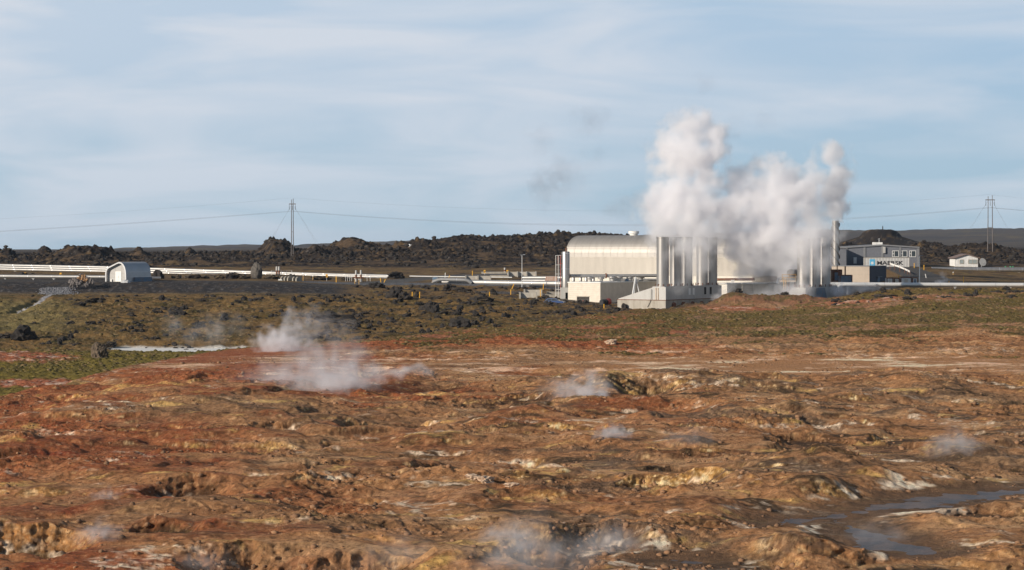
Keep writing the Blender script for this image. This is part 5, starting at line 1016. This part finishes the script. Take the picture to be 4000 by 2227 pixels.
# yellow wheel-less storage boxes behind the chimney
one(MB().extr_y([(-2.2, 0), (2.2, 0), (2.2, 2.4), (1.2, 3.2), (-2.2, 3.2)], 0, 3), "olive_shed", mat("olive_shed_paint", (.10, .095, .06), .85, c2=(.06, .055, .04)), "olive dark shed on the lava behind the spiral chimney", "shed", loc=G(3290, 590, -.1))

# ------------------------------------------------------------------ blue car by the pedestal
cp = G(2166, 424); car = empty("blue_car", "dark blue car parked low beside the vessel's concrete pedestal, mostly below the bank", "car", (cp.x, 424, P(0, 1184, 424).z - .62), R(162))
body = [(-2.2, .45), (-2.25, .75), (-2.1, 1.0), (-1.2, 1.08), (2.0, 1.02), (2.2, .9), (2.25, .5), (2.1, .3), (-2.1, .3)]
def carhull(pts, y0, y1, taper=.0):
    n_ = len(pts); v = []
    zs_ = [z_ for x_, z_ in pts]; z0, z1 = min(zs_), max(zs_)
    for sg in (y0, y1):
        for x_, z_ in pts: k_ = 1 - taper * (z_ - z0) / (z1 - z0); v.append((x_, sg * k_, z_))
    return v, [tuple(range(n_)), tuple(range(2 * n_ - 1, n_ - 1, -1))] + [(i, n_ + i, n_ + (i + 1) % n_, (i + 1) % n_) for i in range(n_)]
v, f_ = carhull(body, -.88, .88, .04); MB().add(v, f_).build("body", m_blue, car, True)
cab = [(-1.15, 1.081), (-.35, 1.62), (1.3, 1.64), (2.0, 1.021)]; v, f_ = carhull(cab, -.84, .84, .18); MB().add(v, f_).build("cabin", m_blue, car, True)
MB().add([(-.9, -.835, 1.14), (-.3, -.745, 1.55), (.4, -.745, 1.56), (.4, -.835, 1.14)], [(0, 1, 2, 3)]).add([(.5, -.835, 1.14), (.5, -.745, 1.56), (1.2, -.745, 1.56), (1.65, -.83, 1.14)], [(0, 1, 2, 3)]).add([(-.9, .835, 1.14), (-.3, .745, 1.55), (.4, .745, 1.56), (.4, .835, 1.14)], [(3, 2, 1, 0)]).add([(.5, .835, 1.14), (.5, .745, 1.56), (1.2, .745, 1.56), (1.65, .83, 1.14)], [(3, 2, 1, 0)]).build("side_window", m_glass, car)
MB().add([(-1.16, -.74, 1.10), (-.40, -.66, 1.60), (-.40, .66, 1.60), (-1.16, .74, 1.10)], [(0, 3, 2, 1)]).build("windscreen", m_glass, car).location = (-.012, 0, .008)
for x_ in (-1.4, 1.35):
    for y_ in (-.86, .86):
        w_ = MB().tube([(x_, y_ - .1, .33), (x_, y_ + .1, .33)], .33, 20).build("wheel", m_black, car, True); MB().tube([(x_, y_ - .11, .33), (x_, y_ + .11, .33)], .19, 16).build("rim", m_steel, w_, True)
for y_ in (-.62, .62): MB().box(-2.27, -2.2, y_ - .16, y_ + .16, .68, .86).build("headlight", m_wpaint, car)

# ------------------------------------------------------------------ pylons and power lines
def pylon(px, base, top, d, gap, label, barz):
    g = P(px, base, d); t_ = empty("wooden_pylon", label, "power pylon", (g.x, d, g.z - 1.0)); h_ = (base - top) * d / F + 1.0; a = gap * d / F
    m_p = bpy.data.materials.get("weathered_pole") or mat("weathered_pole", (.10, .085, .08), .85, c2=(.20, .18, .17), scale=.5, amt=.7)
    for x0, x1, e_ in ((-a * 1.15, -a, -.3), (a * 1.15, a, .0)): MB().tube([(x0, 0, 0), (x1, 0, h_ * .55), (x1 * (.95 if d else 1), 0, h_ - .4 + e_)], [.15, .13, .09], 10).build("pole", m_p, t_, True)
    zb = h_ - 1 - (barz - top) * d / F + 1; MB().box(-a - .8, a + .8, -.15, .15, zb - .14, zb + .14).build("crossarm", m_p, t_)
    z2 = h_ * .42; MB().box(-a * 1.1, a * 1.1, -.08, .08, z2 - .07, z2 + .07).build("lower_brace", m_p, t_)
    for x_ in (-a - .7, 0, a + .7): MB().lathe([(.05, zb - 1.9), (.09, zb - 1.6), (.05, zb - 1.3), (.09, zb - 1.0), (.05, zb - .7), (.03, zb - .14)], x_, 0, 8).build("insulator", m_glass, t_, True)
    for sg in (-1, 1):
        for k_ in (0, .35): MB().tube([(sg * (a + .2), .2, zb - .5 - k_), (sg * (a + h_ * .52 + k_ * 3), 3, -.6)], .014, 5).build("guy_wire", m_p, t_)
    return t_
pylon(1142, 991, 771, 640, 3.4, "dark H-frame wooden pylon on the left lava ridge", 797)
pylon(3868, 971, 758, 640, 8.5, "H-frame wooden pylon with wider poles at the right", 781)
m_w = mat("power_cable", (.16, .16, .17), .7)
def cable(pts, r, label, sag):
    path = []
    for (a, b_), s_ in zip(zip(pts[:-1], pts[1:]), sag):
        A_, B_ = P(*a), P(*b_)
        for i in range(24): t_ = i / 24; q = A_.lerp(B_, t_); q.z -= s_ * 4 * t_ * (1 - t_); path.append(q)
    path.append(P(*pts[-1])); one(MB().tube(path, r, 5), "power_cable", m_w, label, "power cable")
cable([(-900, 945, 640), (1140, 824, 640), (3866, 810, 640), (4900, 860, 640)], .022, "lower power cable slung between the two pylons", (.9, 5.0, 1))
cable([(-900, 946, 643), (1143, 826, 643), (3871, 812, 643), (4900, 862, 643)], .022, "lower power cable just behind the front one", (1.0, 5.2, 1))
cable([(-900, 885, 640), (1138, 773, 640), (3864, 760, 640), (4900, 790, 640)], .013, "thin upper earth cable between the pylon tops", (1.6, 4.7, 2))

# ------------------------------------------------------------------ gull, summit marker
bd = 430.0; gl = empty("white_gull", "white gull flying low before the dark lava ridge", "bird", P(1603, 960, bd)); s_ = .55
m_g = mat("white_feathers", (.78, .77, .75), .8)
bv = [(-.9, 0, -.28), (-.5, 0, -.12), (0, 0, 0), (.4, 0, .18), (.62, 0, .3)]; br = [.03, .13, .18, .12, .04]
mb = MB().tube([Vector(b_) * s_ for b_ in bv], [r * s_ for r in br], 10)
for sg in (-1, 1): mb.add([(.2 * s_, sg * .1 * s_, .12 * s_), (-.25 * s_, sg * .1 * s_, -.05 * s_), (-.1 * s_, sg * .6 * s_, .55 * s_), (.22 * s_, sg * .55 * s_, .6 * s_), (-.2 * s_, sg * 1.3 * s_, .75 * s_)], [(0, 1, 2, 3), (3, 2, 4)])
o = mb.build("body", m_g, gl, True); gl.rotation_euler = (0, R(-20), R(25))
mk = empty("summit_marker", "tiny dark post standing on the flat-topped far hill", "marker post", G(3448, 928)); MB().lathe([(.25, -.4), (.2, .3), (.28, .8), (.14, 1.1)], n=8).build("post", m_dark, mk, True); MB().lathe([(.05, 1.1), (.22, 1.3), (.16, 1.6), (.03, 1.7)], n=8).build("cap", m_dark, mk, True)
# ------------------------------------------------------------------ steam
def steam_mat(name, color, aniso):
    m = bpy.data.materials.new(name); m.use_nodes = True; t = m.node_tree; nn = t.nodes; ll = t.links; nn.clear()
    o_ = nn.new('ShaderNodeOutputMaterial'); v_ = nn.new('ShaderNodeVolumePrincipled'); v_.inputs['Color'].default_value = (*color, 1); v_.inputs['Density'].default_value = 1.0; v_.inputs['Anisotropy'].default_value = aniso; v_.inputs['Density Attribute'].default_value = "density"
    ll.new(v_.outputs[0], o_.inputs['Volume']); return m
def steam(name, label, lo, hi, res, dens, m):
    """a cloud whose density was worked out on a regular lattice of points between lo and hi"""
    nx, ny, nz = res; n_ = nx * ny * nz; me_ = bpy.data.meshes.new(name); me_.vertices.add(n_)
    gx, gy, gz = np.meshgrid(np.linspace(lo[0], hi[0], nx), np.linspace(lo[1], hi[1], ny), np.linspace(lo[2], hi[2], nz), indexing='ij')
    me_.vertices.foreach_set('co', np.stack([gx, gy, gz], -1).astype(np.float32).ravel())
    a_ = me_.attributes.new("amount", 'FLOAT', 'POINT'); a_.data.foreach_set('value', dens.astype(np.float32).ravel()); me_.materials.append(m)
    o_ = bpy.data.objects.new(name, me_); col.objects.link(o_)
    g = bpy.data.node_groups.new(name, 'GeometryNodeTree'); g.interface.new_socket("Geometry", in_out='INPUT', socket_type='NodeSocketGeometry'); g.interface.new_socket("Geometry", in_out='OUTPUT', socket_type='NodeSocketGeometry')
    N_ = g.nodes; L_ = g.links; gi = N_.new('NodeGroupInput'); go_ = N_.new('NodeGroupOutput')
    vc = N_.new('GeometryNodeVolumeCube'); vc.inputs['Min'].default_value = lo; vc.inputs['Max'].default_value = hi
    vc.inputs['Resolution X'].default_value, vc.inputs['Resolution Y'].default_value, vc.inputs['Resolution Z'].default_value = nx, ny, nz
    po = N_.new('GeometryNodeInputPosition'); sb = N_.new('ShaderNodeVectorMath'); sb.operation = 'SUBTRACT'; L_.new(po.outputs[0], sb.inputs[0]); sb.inputs[1].default_value = lo
    ml = N_.new('ShaderNodeVectorMath'); ml.operation = 'MULTIPLY'; L_.new(sb.outputs[0], ml.inputs[0]); ml.inputs[1].default_value = tuple((r_ - 1) / (b_ - a__) for r_, a__, b_ in zip(res, lo, hi))
    ad_ = N_.new('ShaderNodeVectorMath'); ad_.operation = 'ADD'; L_.new(ml.outputs[0], ad_.inputs[0]); ad_.inputs[1].default_value = (.5, .5, .5)
    fl_ = N_.new('ShaderNodeVectorMath'); fl_.operation = 'FLOOR'; L_.new(ad_.outputs[0], fl_.inputs[0])
    dt_ = N_.new('ShaderNodeVectorMath'); dt_.operation = 'DOT_PRODUCT'; L_.new(fl_.outputs[0], dt_.inputs[0]); dt_.inputs[1].default_value = (ny * nz, nz, 1)
    ri = N_.new('ShaderNodeMath'); ri.operation = 'ADD'; L_.new(dt_.outputs['Value'], ri.inputs[0]); ri.inputs[1].default_value = .25
    fi = N_.new('FunctionNodeFloatToInt'); fi.rounding_mode = 'FLOOR'; L_.new(ri.outputs[0], fi.inputs[0])
    na = N_.new('GeometryNodeInputNamedAttribute'); na.data_type = 'FLOAT'; na.inputs['Name'].default_value = "amount"
    si = N_.new('GeometryNodeSampleIndex'); si.data_type = 'FLOAT'; si.domain = 'POINT'; si.clamp = True
    L_.new(gi.outputs[0], si.inputs['Geometry']); L_.new(na.outputs['Attribute'], si.inputs['Value']); L_.new(fi.outputs[0], si.inputs['Index']); L_.new(si.outputs['Value'], vc.inputs['Density'])
    sm = N_.new('GeometryNodeSetMaterial'); sm.inputs['Material'].default_value = m; L_.new(vc.outputs[0], sm.inputs[0]); L_.new(sm.outputs[0], go_.inputs[0])
    md = o_.modifiers.new("steam", 'NODES'); md.node_group = g
    return tag(o_, label, "steam", None, 'stuff')
def lattice(lo, hi, vox):
    res = [max(8, int((b_ - a_) / vox) + 1) for a_, b_ in zip(lo, hi)]
    gx, gy, gz = np.meshgrid(*[np.linspace(a_, b_, r_) for a_, b_, r_ in zip(lo, hi, res)], indexing='ij'); return res, np.stack([gx, gy, gz], -1).astype(np.float32)
def cloud(blobs, vox, noise, edge, dmax, seed=0, pad=.35, stretch=(1, 1, 1), floor=None, sharp=.45):
    """blobs: (x, y, z, rx, ry, rz, weight)"""
    lo = [min(b_[i] - b_[3 + i] * (1 + pad) for b_ in blobs) for i in range(3)]; hi = [max(b_[i] + b_[3 + i] * (1 + pad) for b_ in blobs) for i in range(3)]
    if floor is not None: lo[2] = max(lo[2], floor)
    res, p = lattice(lo, hi, vox); f = np.full(p.shape[:3], -1.0, np.float32); wsum = np.zeros_like(f)
    st = np.array(stretch, np.float32)
    q = p * st / noise; warp = np.stack([fbm3(q * .8 + 11, 2, seed), fbm3(q * .8 + 37, 2, seed), fbm3(q * .8 + 71, 2, seed)], -1) * noise * .62; pw = p + warp
    for b_ in blobs:
        e = np.sqrt((((pw - np.array(b_[:3], np.float32)) / np.array(b_[3:6], np.float32)) ** 2).sum(-1)); f = np.maximum(f, 0) * 0 + np.maximum(f, (1 - e)); wsum = np.maximum(wsum, b_[6] * (1 - e * .6))
    n_ = fbm3(q * 1.3, 5, seed + 3, .58); bil = 1 - np.abs(gn3(q * 1.1 + 5, seed)) * 2.0
    g_ = f + n_ * edge + bil * edge * .5 - .10
    d_ = sstep(0, sharp, g_) * np.clip(wsum, 0, 3) * dmax * np.clip(.55 + 1.2 * n_ + .25, .15, 2)
    for ax in range(3):                        # nothing touches the walls of the lattice
        k_ = np.minimum(np.arange(res[ax]), np.arange(res[ax])[::-1]); sh = [1, 1, 1]; sh[ax] = -1
        if not (ax == 2 and floor is not None): d_ = d_ * np.clip(k_ / 4.0, 0, 1).reshape(sh)
    return tuple(lo), tuple(hi), res, d_
m_st = steam_mat("white_steam", (.982, .977, .988), .08)
m_thin = steam_mat("thin_grey_steam", (.88, .88, .92), .60)
m_gs = steam_mat("ground_steam", (.97, .965, .98), .2)
S = 424 / F
def B(px, py, r, w=1.0, d=424.0, sq=(1, 1, 1)):
    c_ = P(px, py, d); k_ = r * d / F * 1.2; return (c_.x, c_.y, c_.z, k_ * sq[0], k_ * .9 * sq[1], k_ * sq[2], w)
b1 = [B(2610, 905, 70, .8), B(2690, 895, 85, .8), B(2770, 905, 70, .7), B(2610, 830, 88), B(2700, 820, 110), B(2790, 830, 85), B(2650, 745, 82), B(2735, 745, 88), B(2680, 675, 75), B(2735, 665, 68),
      B(2680, 600, 110), B(2735, 580, 95), B(2640, 560, 75), B(2760, 545, 70), B(2705, 500, 72), B(2562, 822, 70, .9), B(2585, 770, 55, .8), B(2840, 800, 60, .7), B(2665, 520, 70), B(2610, 925, 60, .5, 408), B(2690, 940, 70, .6, 406), B(2770, 935, 60, .6, 408), B(2650, 990, 45, .32, 403), B(2700, 1020, 55, .36, 403), B(2740, 990, 40, .3, 405), B(2680, 1080, 45, .22, 402), B(2660, 1120, 30, .14, 402)]
steam("steam_plume", "big white steam plume towering above the row of five stacks", *cloud(b1, .27, 4.6, .98, .70, 1, sharp=.65), m_st)
b2 = [B(2950, 1000, 80, .8, 428), B(3040, 990, 90, .9, 428), B(3090, 940, 90, 1, 424), B(2920, 930, 90, 1, 428), B(3010, 900, 120, 1, 426), B(3105, 870, 95, 1, 424), B(3165, 860, 60, .7, 420), B(2890, 850, 85, 1, 428), B(2960, 800, 110, 1, 426), B(3060, 790, 110, 1, 424), B(3150, 780, 95, 1, 424),
      B(2920, 730, 75, .9, 426), B(3000, 720, 85, .9, 426), B(3080, 720, 80, .9, 426), B(3160, 730, 75, .8, 424), B(2890, 670, 40, .5, 426), B(3195, 800, 50, .6, 424), B(3245, 745, 50, .8, 426), B(3270, 680, 62, 1, 426), B(3262, 620, 55, .9, 426), B(3228, 590, 38, .8, 424), B(3230, 562, 26, .6, 424), B(3300, 690, 42, .9, 424),
      B(3160, 935, 62, .8, 394), B(3190, 990, 50, .5, 391), B(3120, 985, 60, .7, 398), B(3175, 1030, 42, .4, 391), B(3215, 930, 48, .7, 396), B(3230, 900, 45, .6, 404)]
steam("steam_plume", "wide white steam cloud hiding the hall's right half above the three stacks", *cloud(b2, .27, 4.6, .98, .66, 5, sharp=.65), m_st)
def puff(name, label, bl, vox, noise, edge, dm, seed, m, **k):
    lo, hi, res, d_ = cloud(bl, vox, noise, edge, dm, seed, **k); return steam(name, label, lo, hi, res, d_, m)
puff("steam_puff", "small dense steam puff at the top of the spiral chimney", [B(3265, 856, 22, 1, 478), B(3270, 834, 32, 1, 478), B(3285, 812, 34, 1, 478), B(3303, 808, 23, .9, 478), B(3256, 826, 27, 1, 478), B(3262, 790, 36, .8, 474), B(3258, 755, 42, .7, 468), B(3268, 720, 48, .6, 460)], .14, 1.6, .5, 1.1, 9, m_st)
puff("steam_puff", "small detached steam puff floating above the wide cloud", [B(3005, 622, 22, .8), B(3035, 615, 28, 1), B(3052, 605, 17, .8), B(2995, 640, 22, .4)], .18, 1.6, .55, .5, 12, m_st)
puff("steam_wisp", "torn grey steam wisps drifting left of the big plume", [B(2120, 730, 50, 1), B(2170, 690, 60, .9), B(2190, 650, 45, .7), B(2120, 780, 35, .6), B(2230, 700, 70, .35), B(2190, 770, 45, .3)], .28, 3.2, .95, .10, 17, m_thin)
puff("steam_wisp", "faint grey wisp between the torn wisps and the big plume", [B(2500, 795, 60, .8, sq=(1.3, 1, .7)), B(2430, 815, 60, .6, sq=(1.2, 1, .6)), B(2540, 780, 40, .8), B(2470, 860, 50, .25)], .28, 3.2, .9, .12, 19, m_thin)
puff("steam_wisp", "very faint high wisps above the torn grey wisps", [B(2110, 545, 50, .5), B(2300, 470, 60, .5), B(2330, 620, 40, .5), B(2270, 500, 40, .4), B(2860, 500, 40, .3), B(3000, 470, 45, .3), B(2750, 330, 40, .35)], .4, 3.4, 1.0, .10, 23, m_thin)
# steam leaking at ground level
def gb_(px, py, r, w=1.0, sq=(1, 1, 1), d=None, up_=0): 
    d = d or ray_ground(px, py); c_ = P(px, py, d); k_ = r * d / F * 1.5; return (c_.x, c_.y, c_.z + up_, k_ * sq[0], k_ * sq[1], k_ * sq[2], w)
dA = 199.0
puff("ground_steam", "broad white steam bank blowing left across the red clay field", [gb_(1195, 1500, 80, .9, (1.3, 1.4, .8), dA), gb_(1270, 1500, 85, 1.1, (1.3, 1.4, .7), dA), gb_(1360, 1478, 75, 1.1, (1.2, 1.4, .62), dA), gb_(1450, 1460, 60, 1.1, (1.3, 1.2, .45), dA), gb_(1540, 1452, 50, 1.4, (1.5, 1, .36), dA), gb_(1630, 1450, 36, 1.3, (1.7, 1, .36), dA), gb_(1220, 1420, 80, .5, (1, 1.2, 1), dA), gb_(1330, 1410, 70, .5, (1, 1.2, 1), dA), gb_(1100, 1480, 80, .22, (1.3, 1.3, .9), dA), gb_(1000, 1500, 80, .1, (1.3, 1.3, .8), dA), gb_(1180, 1370, 50, .35, (1, 1, 1), dA), gb_(1380, 1360, 50, .25, (1, 1, 1), dA), gb_(1130, 1560, 60, .2, (1.5, 1.2, .6), dA)], .13, 2.1, .9, .5, 31, m_gs, sharp=.9)
dB = 276.0
puff("ground_steam", "bright steam tuft rising behind the red field above the white pond", [gb_(1100, 1340, 62, 1.1, (1.2, 1, .7), dB), gb_(1130, 1300, 40, .9, (.8, 1, 1), dB), gb_(1140, 1260, 35, .6, (.8, 1, 1), dB), gb_(1060, 1340, 55, .7, (1, 1, .6), dB), gb_(1190, 1260, 45, .3, (1.2, 1, .8), dB), gb_(1250, 1270, 50, .16, (1.2, 1, 1), dB), gb_(1150, 1225, 25, .4, (1, 1, 1), dB), gb_(1330, 1290, 50, .10, (1, 1, 1), dB)], .13, 1.7, .9, .7, 37, m_gs, sharp=.8)
puff("ground_steam", "faint steam veil over the mossy slope beyond the white pond", [gb_(830, 1290, 55, .6, (1, 1, .9), 300), gb_(760, 1310, 50, .4, (1, 1, .8), 300), gb_(680, 1270, 40, .5, (1, 1, .9), 300), gb_(920, 1270, 45, .4, (1, 1, .9), 300)], .22, 2.2, .85, .15, 39, m_gs, sharp=.9)
dC = 186.0
puff("ground_steam", "round steam puff by the grey knoll in the middle of the field", [gb_(2290, 1545, 62, 1.1, (1.1, 1.2, .85), dC), gb_(2330, 1540, 48, 1, (1, 1.2, .9), dC), gb_(2240, 1530, 50, .5, (1.2, 1.2, .8), dC), gb_(2270, 1590, 42, .7, (1, 1.1, .7), dC), gb_(2300, 1480, 40, .35, (1, 1, .8), dC), gb_(2180, 1520, 50, .16, (1.2, 1, .8), dC), gb_(2200, 1620, 60, .10, (1.5, 1, .5), dC)], .10, 1.3, .85, .7, 41, m_gs, sharp=.9)
PF = [(2395, 1690, 34, .8, "small steam puff below the round one"), (3735, 1735, 55, .5, "thin steam puff over the red hollow at the right"), (385, 2080, 45, .45, "small steam puff over the crater at the lower left"), (1990, 2085, 55, .6, "steam puff at the edge of the lower middle hollow"), (2080, 2165, 120, .42, "wide thin steam lying in the lower middle hollow"), (2380, 2120, 70, .5, "steam rising from the red pit right of the lower middle hollow"), (415, 1935, 30, .25, "faint steam wisp on the lower left slope"), (3440, 2085, 70, .14, "thin steam over the muddy puddle"), (2690, 1710, 50, .16, "thin steam wisp right of the small puff"), (1560, 2160, 80, .16, "thin steam over the dark lower pit left of the hollow"), (780, 2195, 60, .18, "faint steam at the bottom edge, left of centre")]
for k_, (px, py, r, w, lab) in enumerate(PF):
    d = ray_ground(px, min(py + r * .5, 2225)) - .5
    puff("ground_steam", lab, [gb_(px, py, r, 1, (1.5, 1.3, .5), d), gb_(px - r * .8, py + r * .35, r * .8, .6, (1.5, 1.2, .5), d), gb_(px + r * .7, py + r * .3, r * .8, .5, (1.2, 1, .7), d), gb_(px + r * .1, py - r * .7, r * .7, .3, (1, 1, .9), d), gb_(px - r * 1.3, py + r * .7, r * .7, .3, (1.4, 1, .5), d)], max(r * d / F / 9, .05), r * d / F * .9, .9, w * .85 / max(r * d / F, .3), 50 + k_, m_gs, sharp=.9)
puff("ground_steam", "steam drifting around the small right-hand stack base", [gb_(3090, 1135, 60, .8, (1.3, 1, .5), 396), gb_(3010, 1150, 60, .5, (1.4, 1, .4), 396), gb_(3130, 1130, 40, .7, (1, 1, .7), 396), gb_(2920, 1165, 50, .2, (1.3, 1, .4), 394)], .25, 2.2, .6, .45, 71, m_gs, sharp=.9)
puff("ground_steam", "pale steam at the right foot of the small stack base", [gb_(3275, 1140, 36, 1, (1, 1, .9), 410), gb_(3300, 1135, 30, .6, (1.2, 1, .6), 410), gb_(3360, 1128, 40, .35, (1.5, 1, .4), 410), gb_(3430, 1126, 40, .2, (1.5, 1, .4), 411)], .2, 1.7, .55, 1.0, 73, m_gs, sharp=.8)
puff("ground_steam", "steam curl at the right end of the long stack base", [gb_(2810, 1170, 26, .8, (1, 1, .9), 400), gb_(2830, 1145, 26, .5, (1, 1, 1), 402), gb_(2850, 1115, 22, .3, (1, 1, 1), 404)], .2, 1.5, .6, .7, 75, m_gs, sharp=.8)
puff("ground_steam", "small steam jet by the ochre platform", [gb_(3060, 1070, 30, .9, (1, 1, .9), 414), gb_(3075, 1050, 26, .7, (1, 1, 1), 414), gb_(3040, 1060, 24, .5, (1, 1, 1), 414)], .18, 1.5, .6, .8, 76, m_gs, sharp=.8)
puff("ground_steam", "little steam puff beyond the long pipe at the ramp foot", [gb_(3668, 1102, 14, 1, (1.2, 1, .6), 440), gb_(3688, 1100, 15, 1, (1, 1, .8), 440), gb_(3682, 1075, 14, .35, (1, 1, 1), 440)], .14, 1.0, .55, .9, 77, m_gs, sharp=.8)

# ------------------------------------------------------------------ air
hm = bpy.data.materials.new("thin_air"); hm.use_nodes = True; t_ = hm.node_tree; nn = t_.nodes; nn.clear(); o_ = nn.new('ShaderNodeOutputMaterial'); v_ = nn.new('ShaderNodeVolumePrincipled'); v_.inputs['Color'].default_value = (.62, .78, 1.0, 1); v_.inputs['Density'].default_value = HAZE; v_.inputs['Anisotropy'].default_value = 0.2; t_.links.new(v_.outputs[0], o_.inputs['Volume'])
zz0 = float(Z.min()) - 1.0; zz1 = float(Z.max()) + 12.0
hb_ = MB().box(float(X.min()) - 50, float(X.max()) + 50, -60, 9200, zz0, max(zz1, 70.0)).build("haze", hm); tag(hb_, "thin blue air between the camera and the far hills", "haze", kind='stuff')
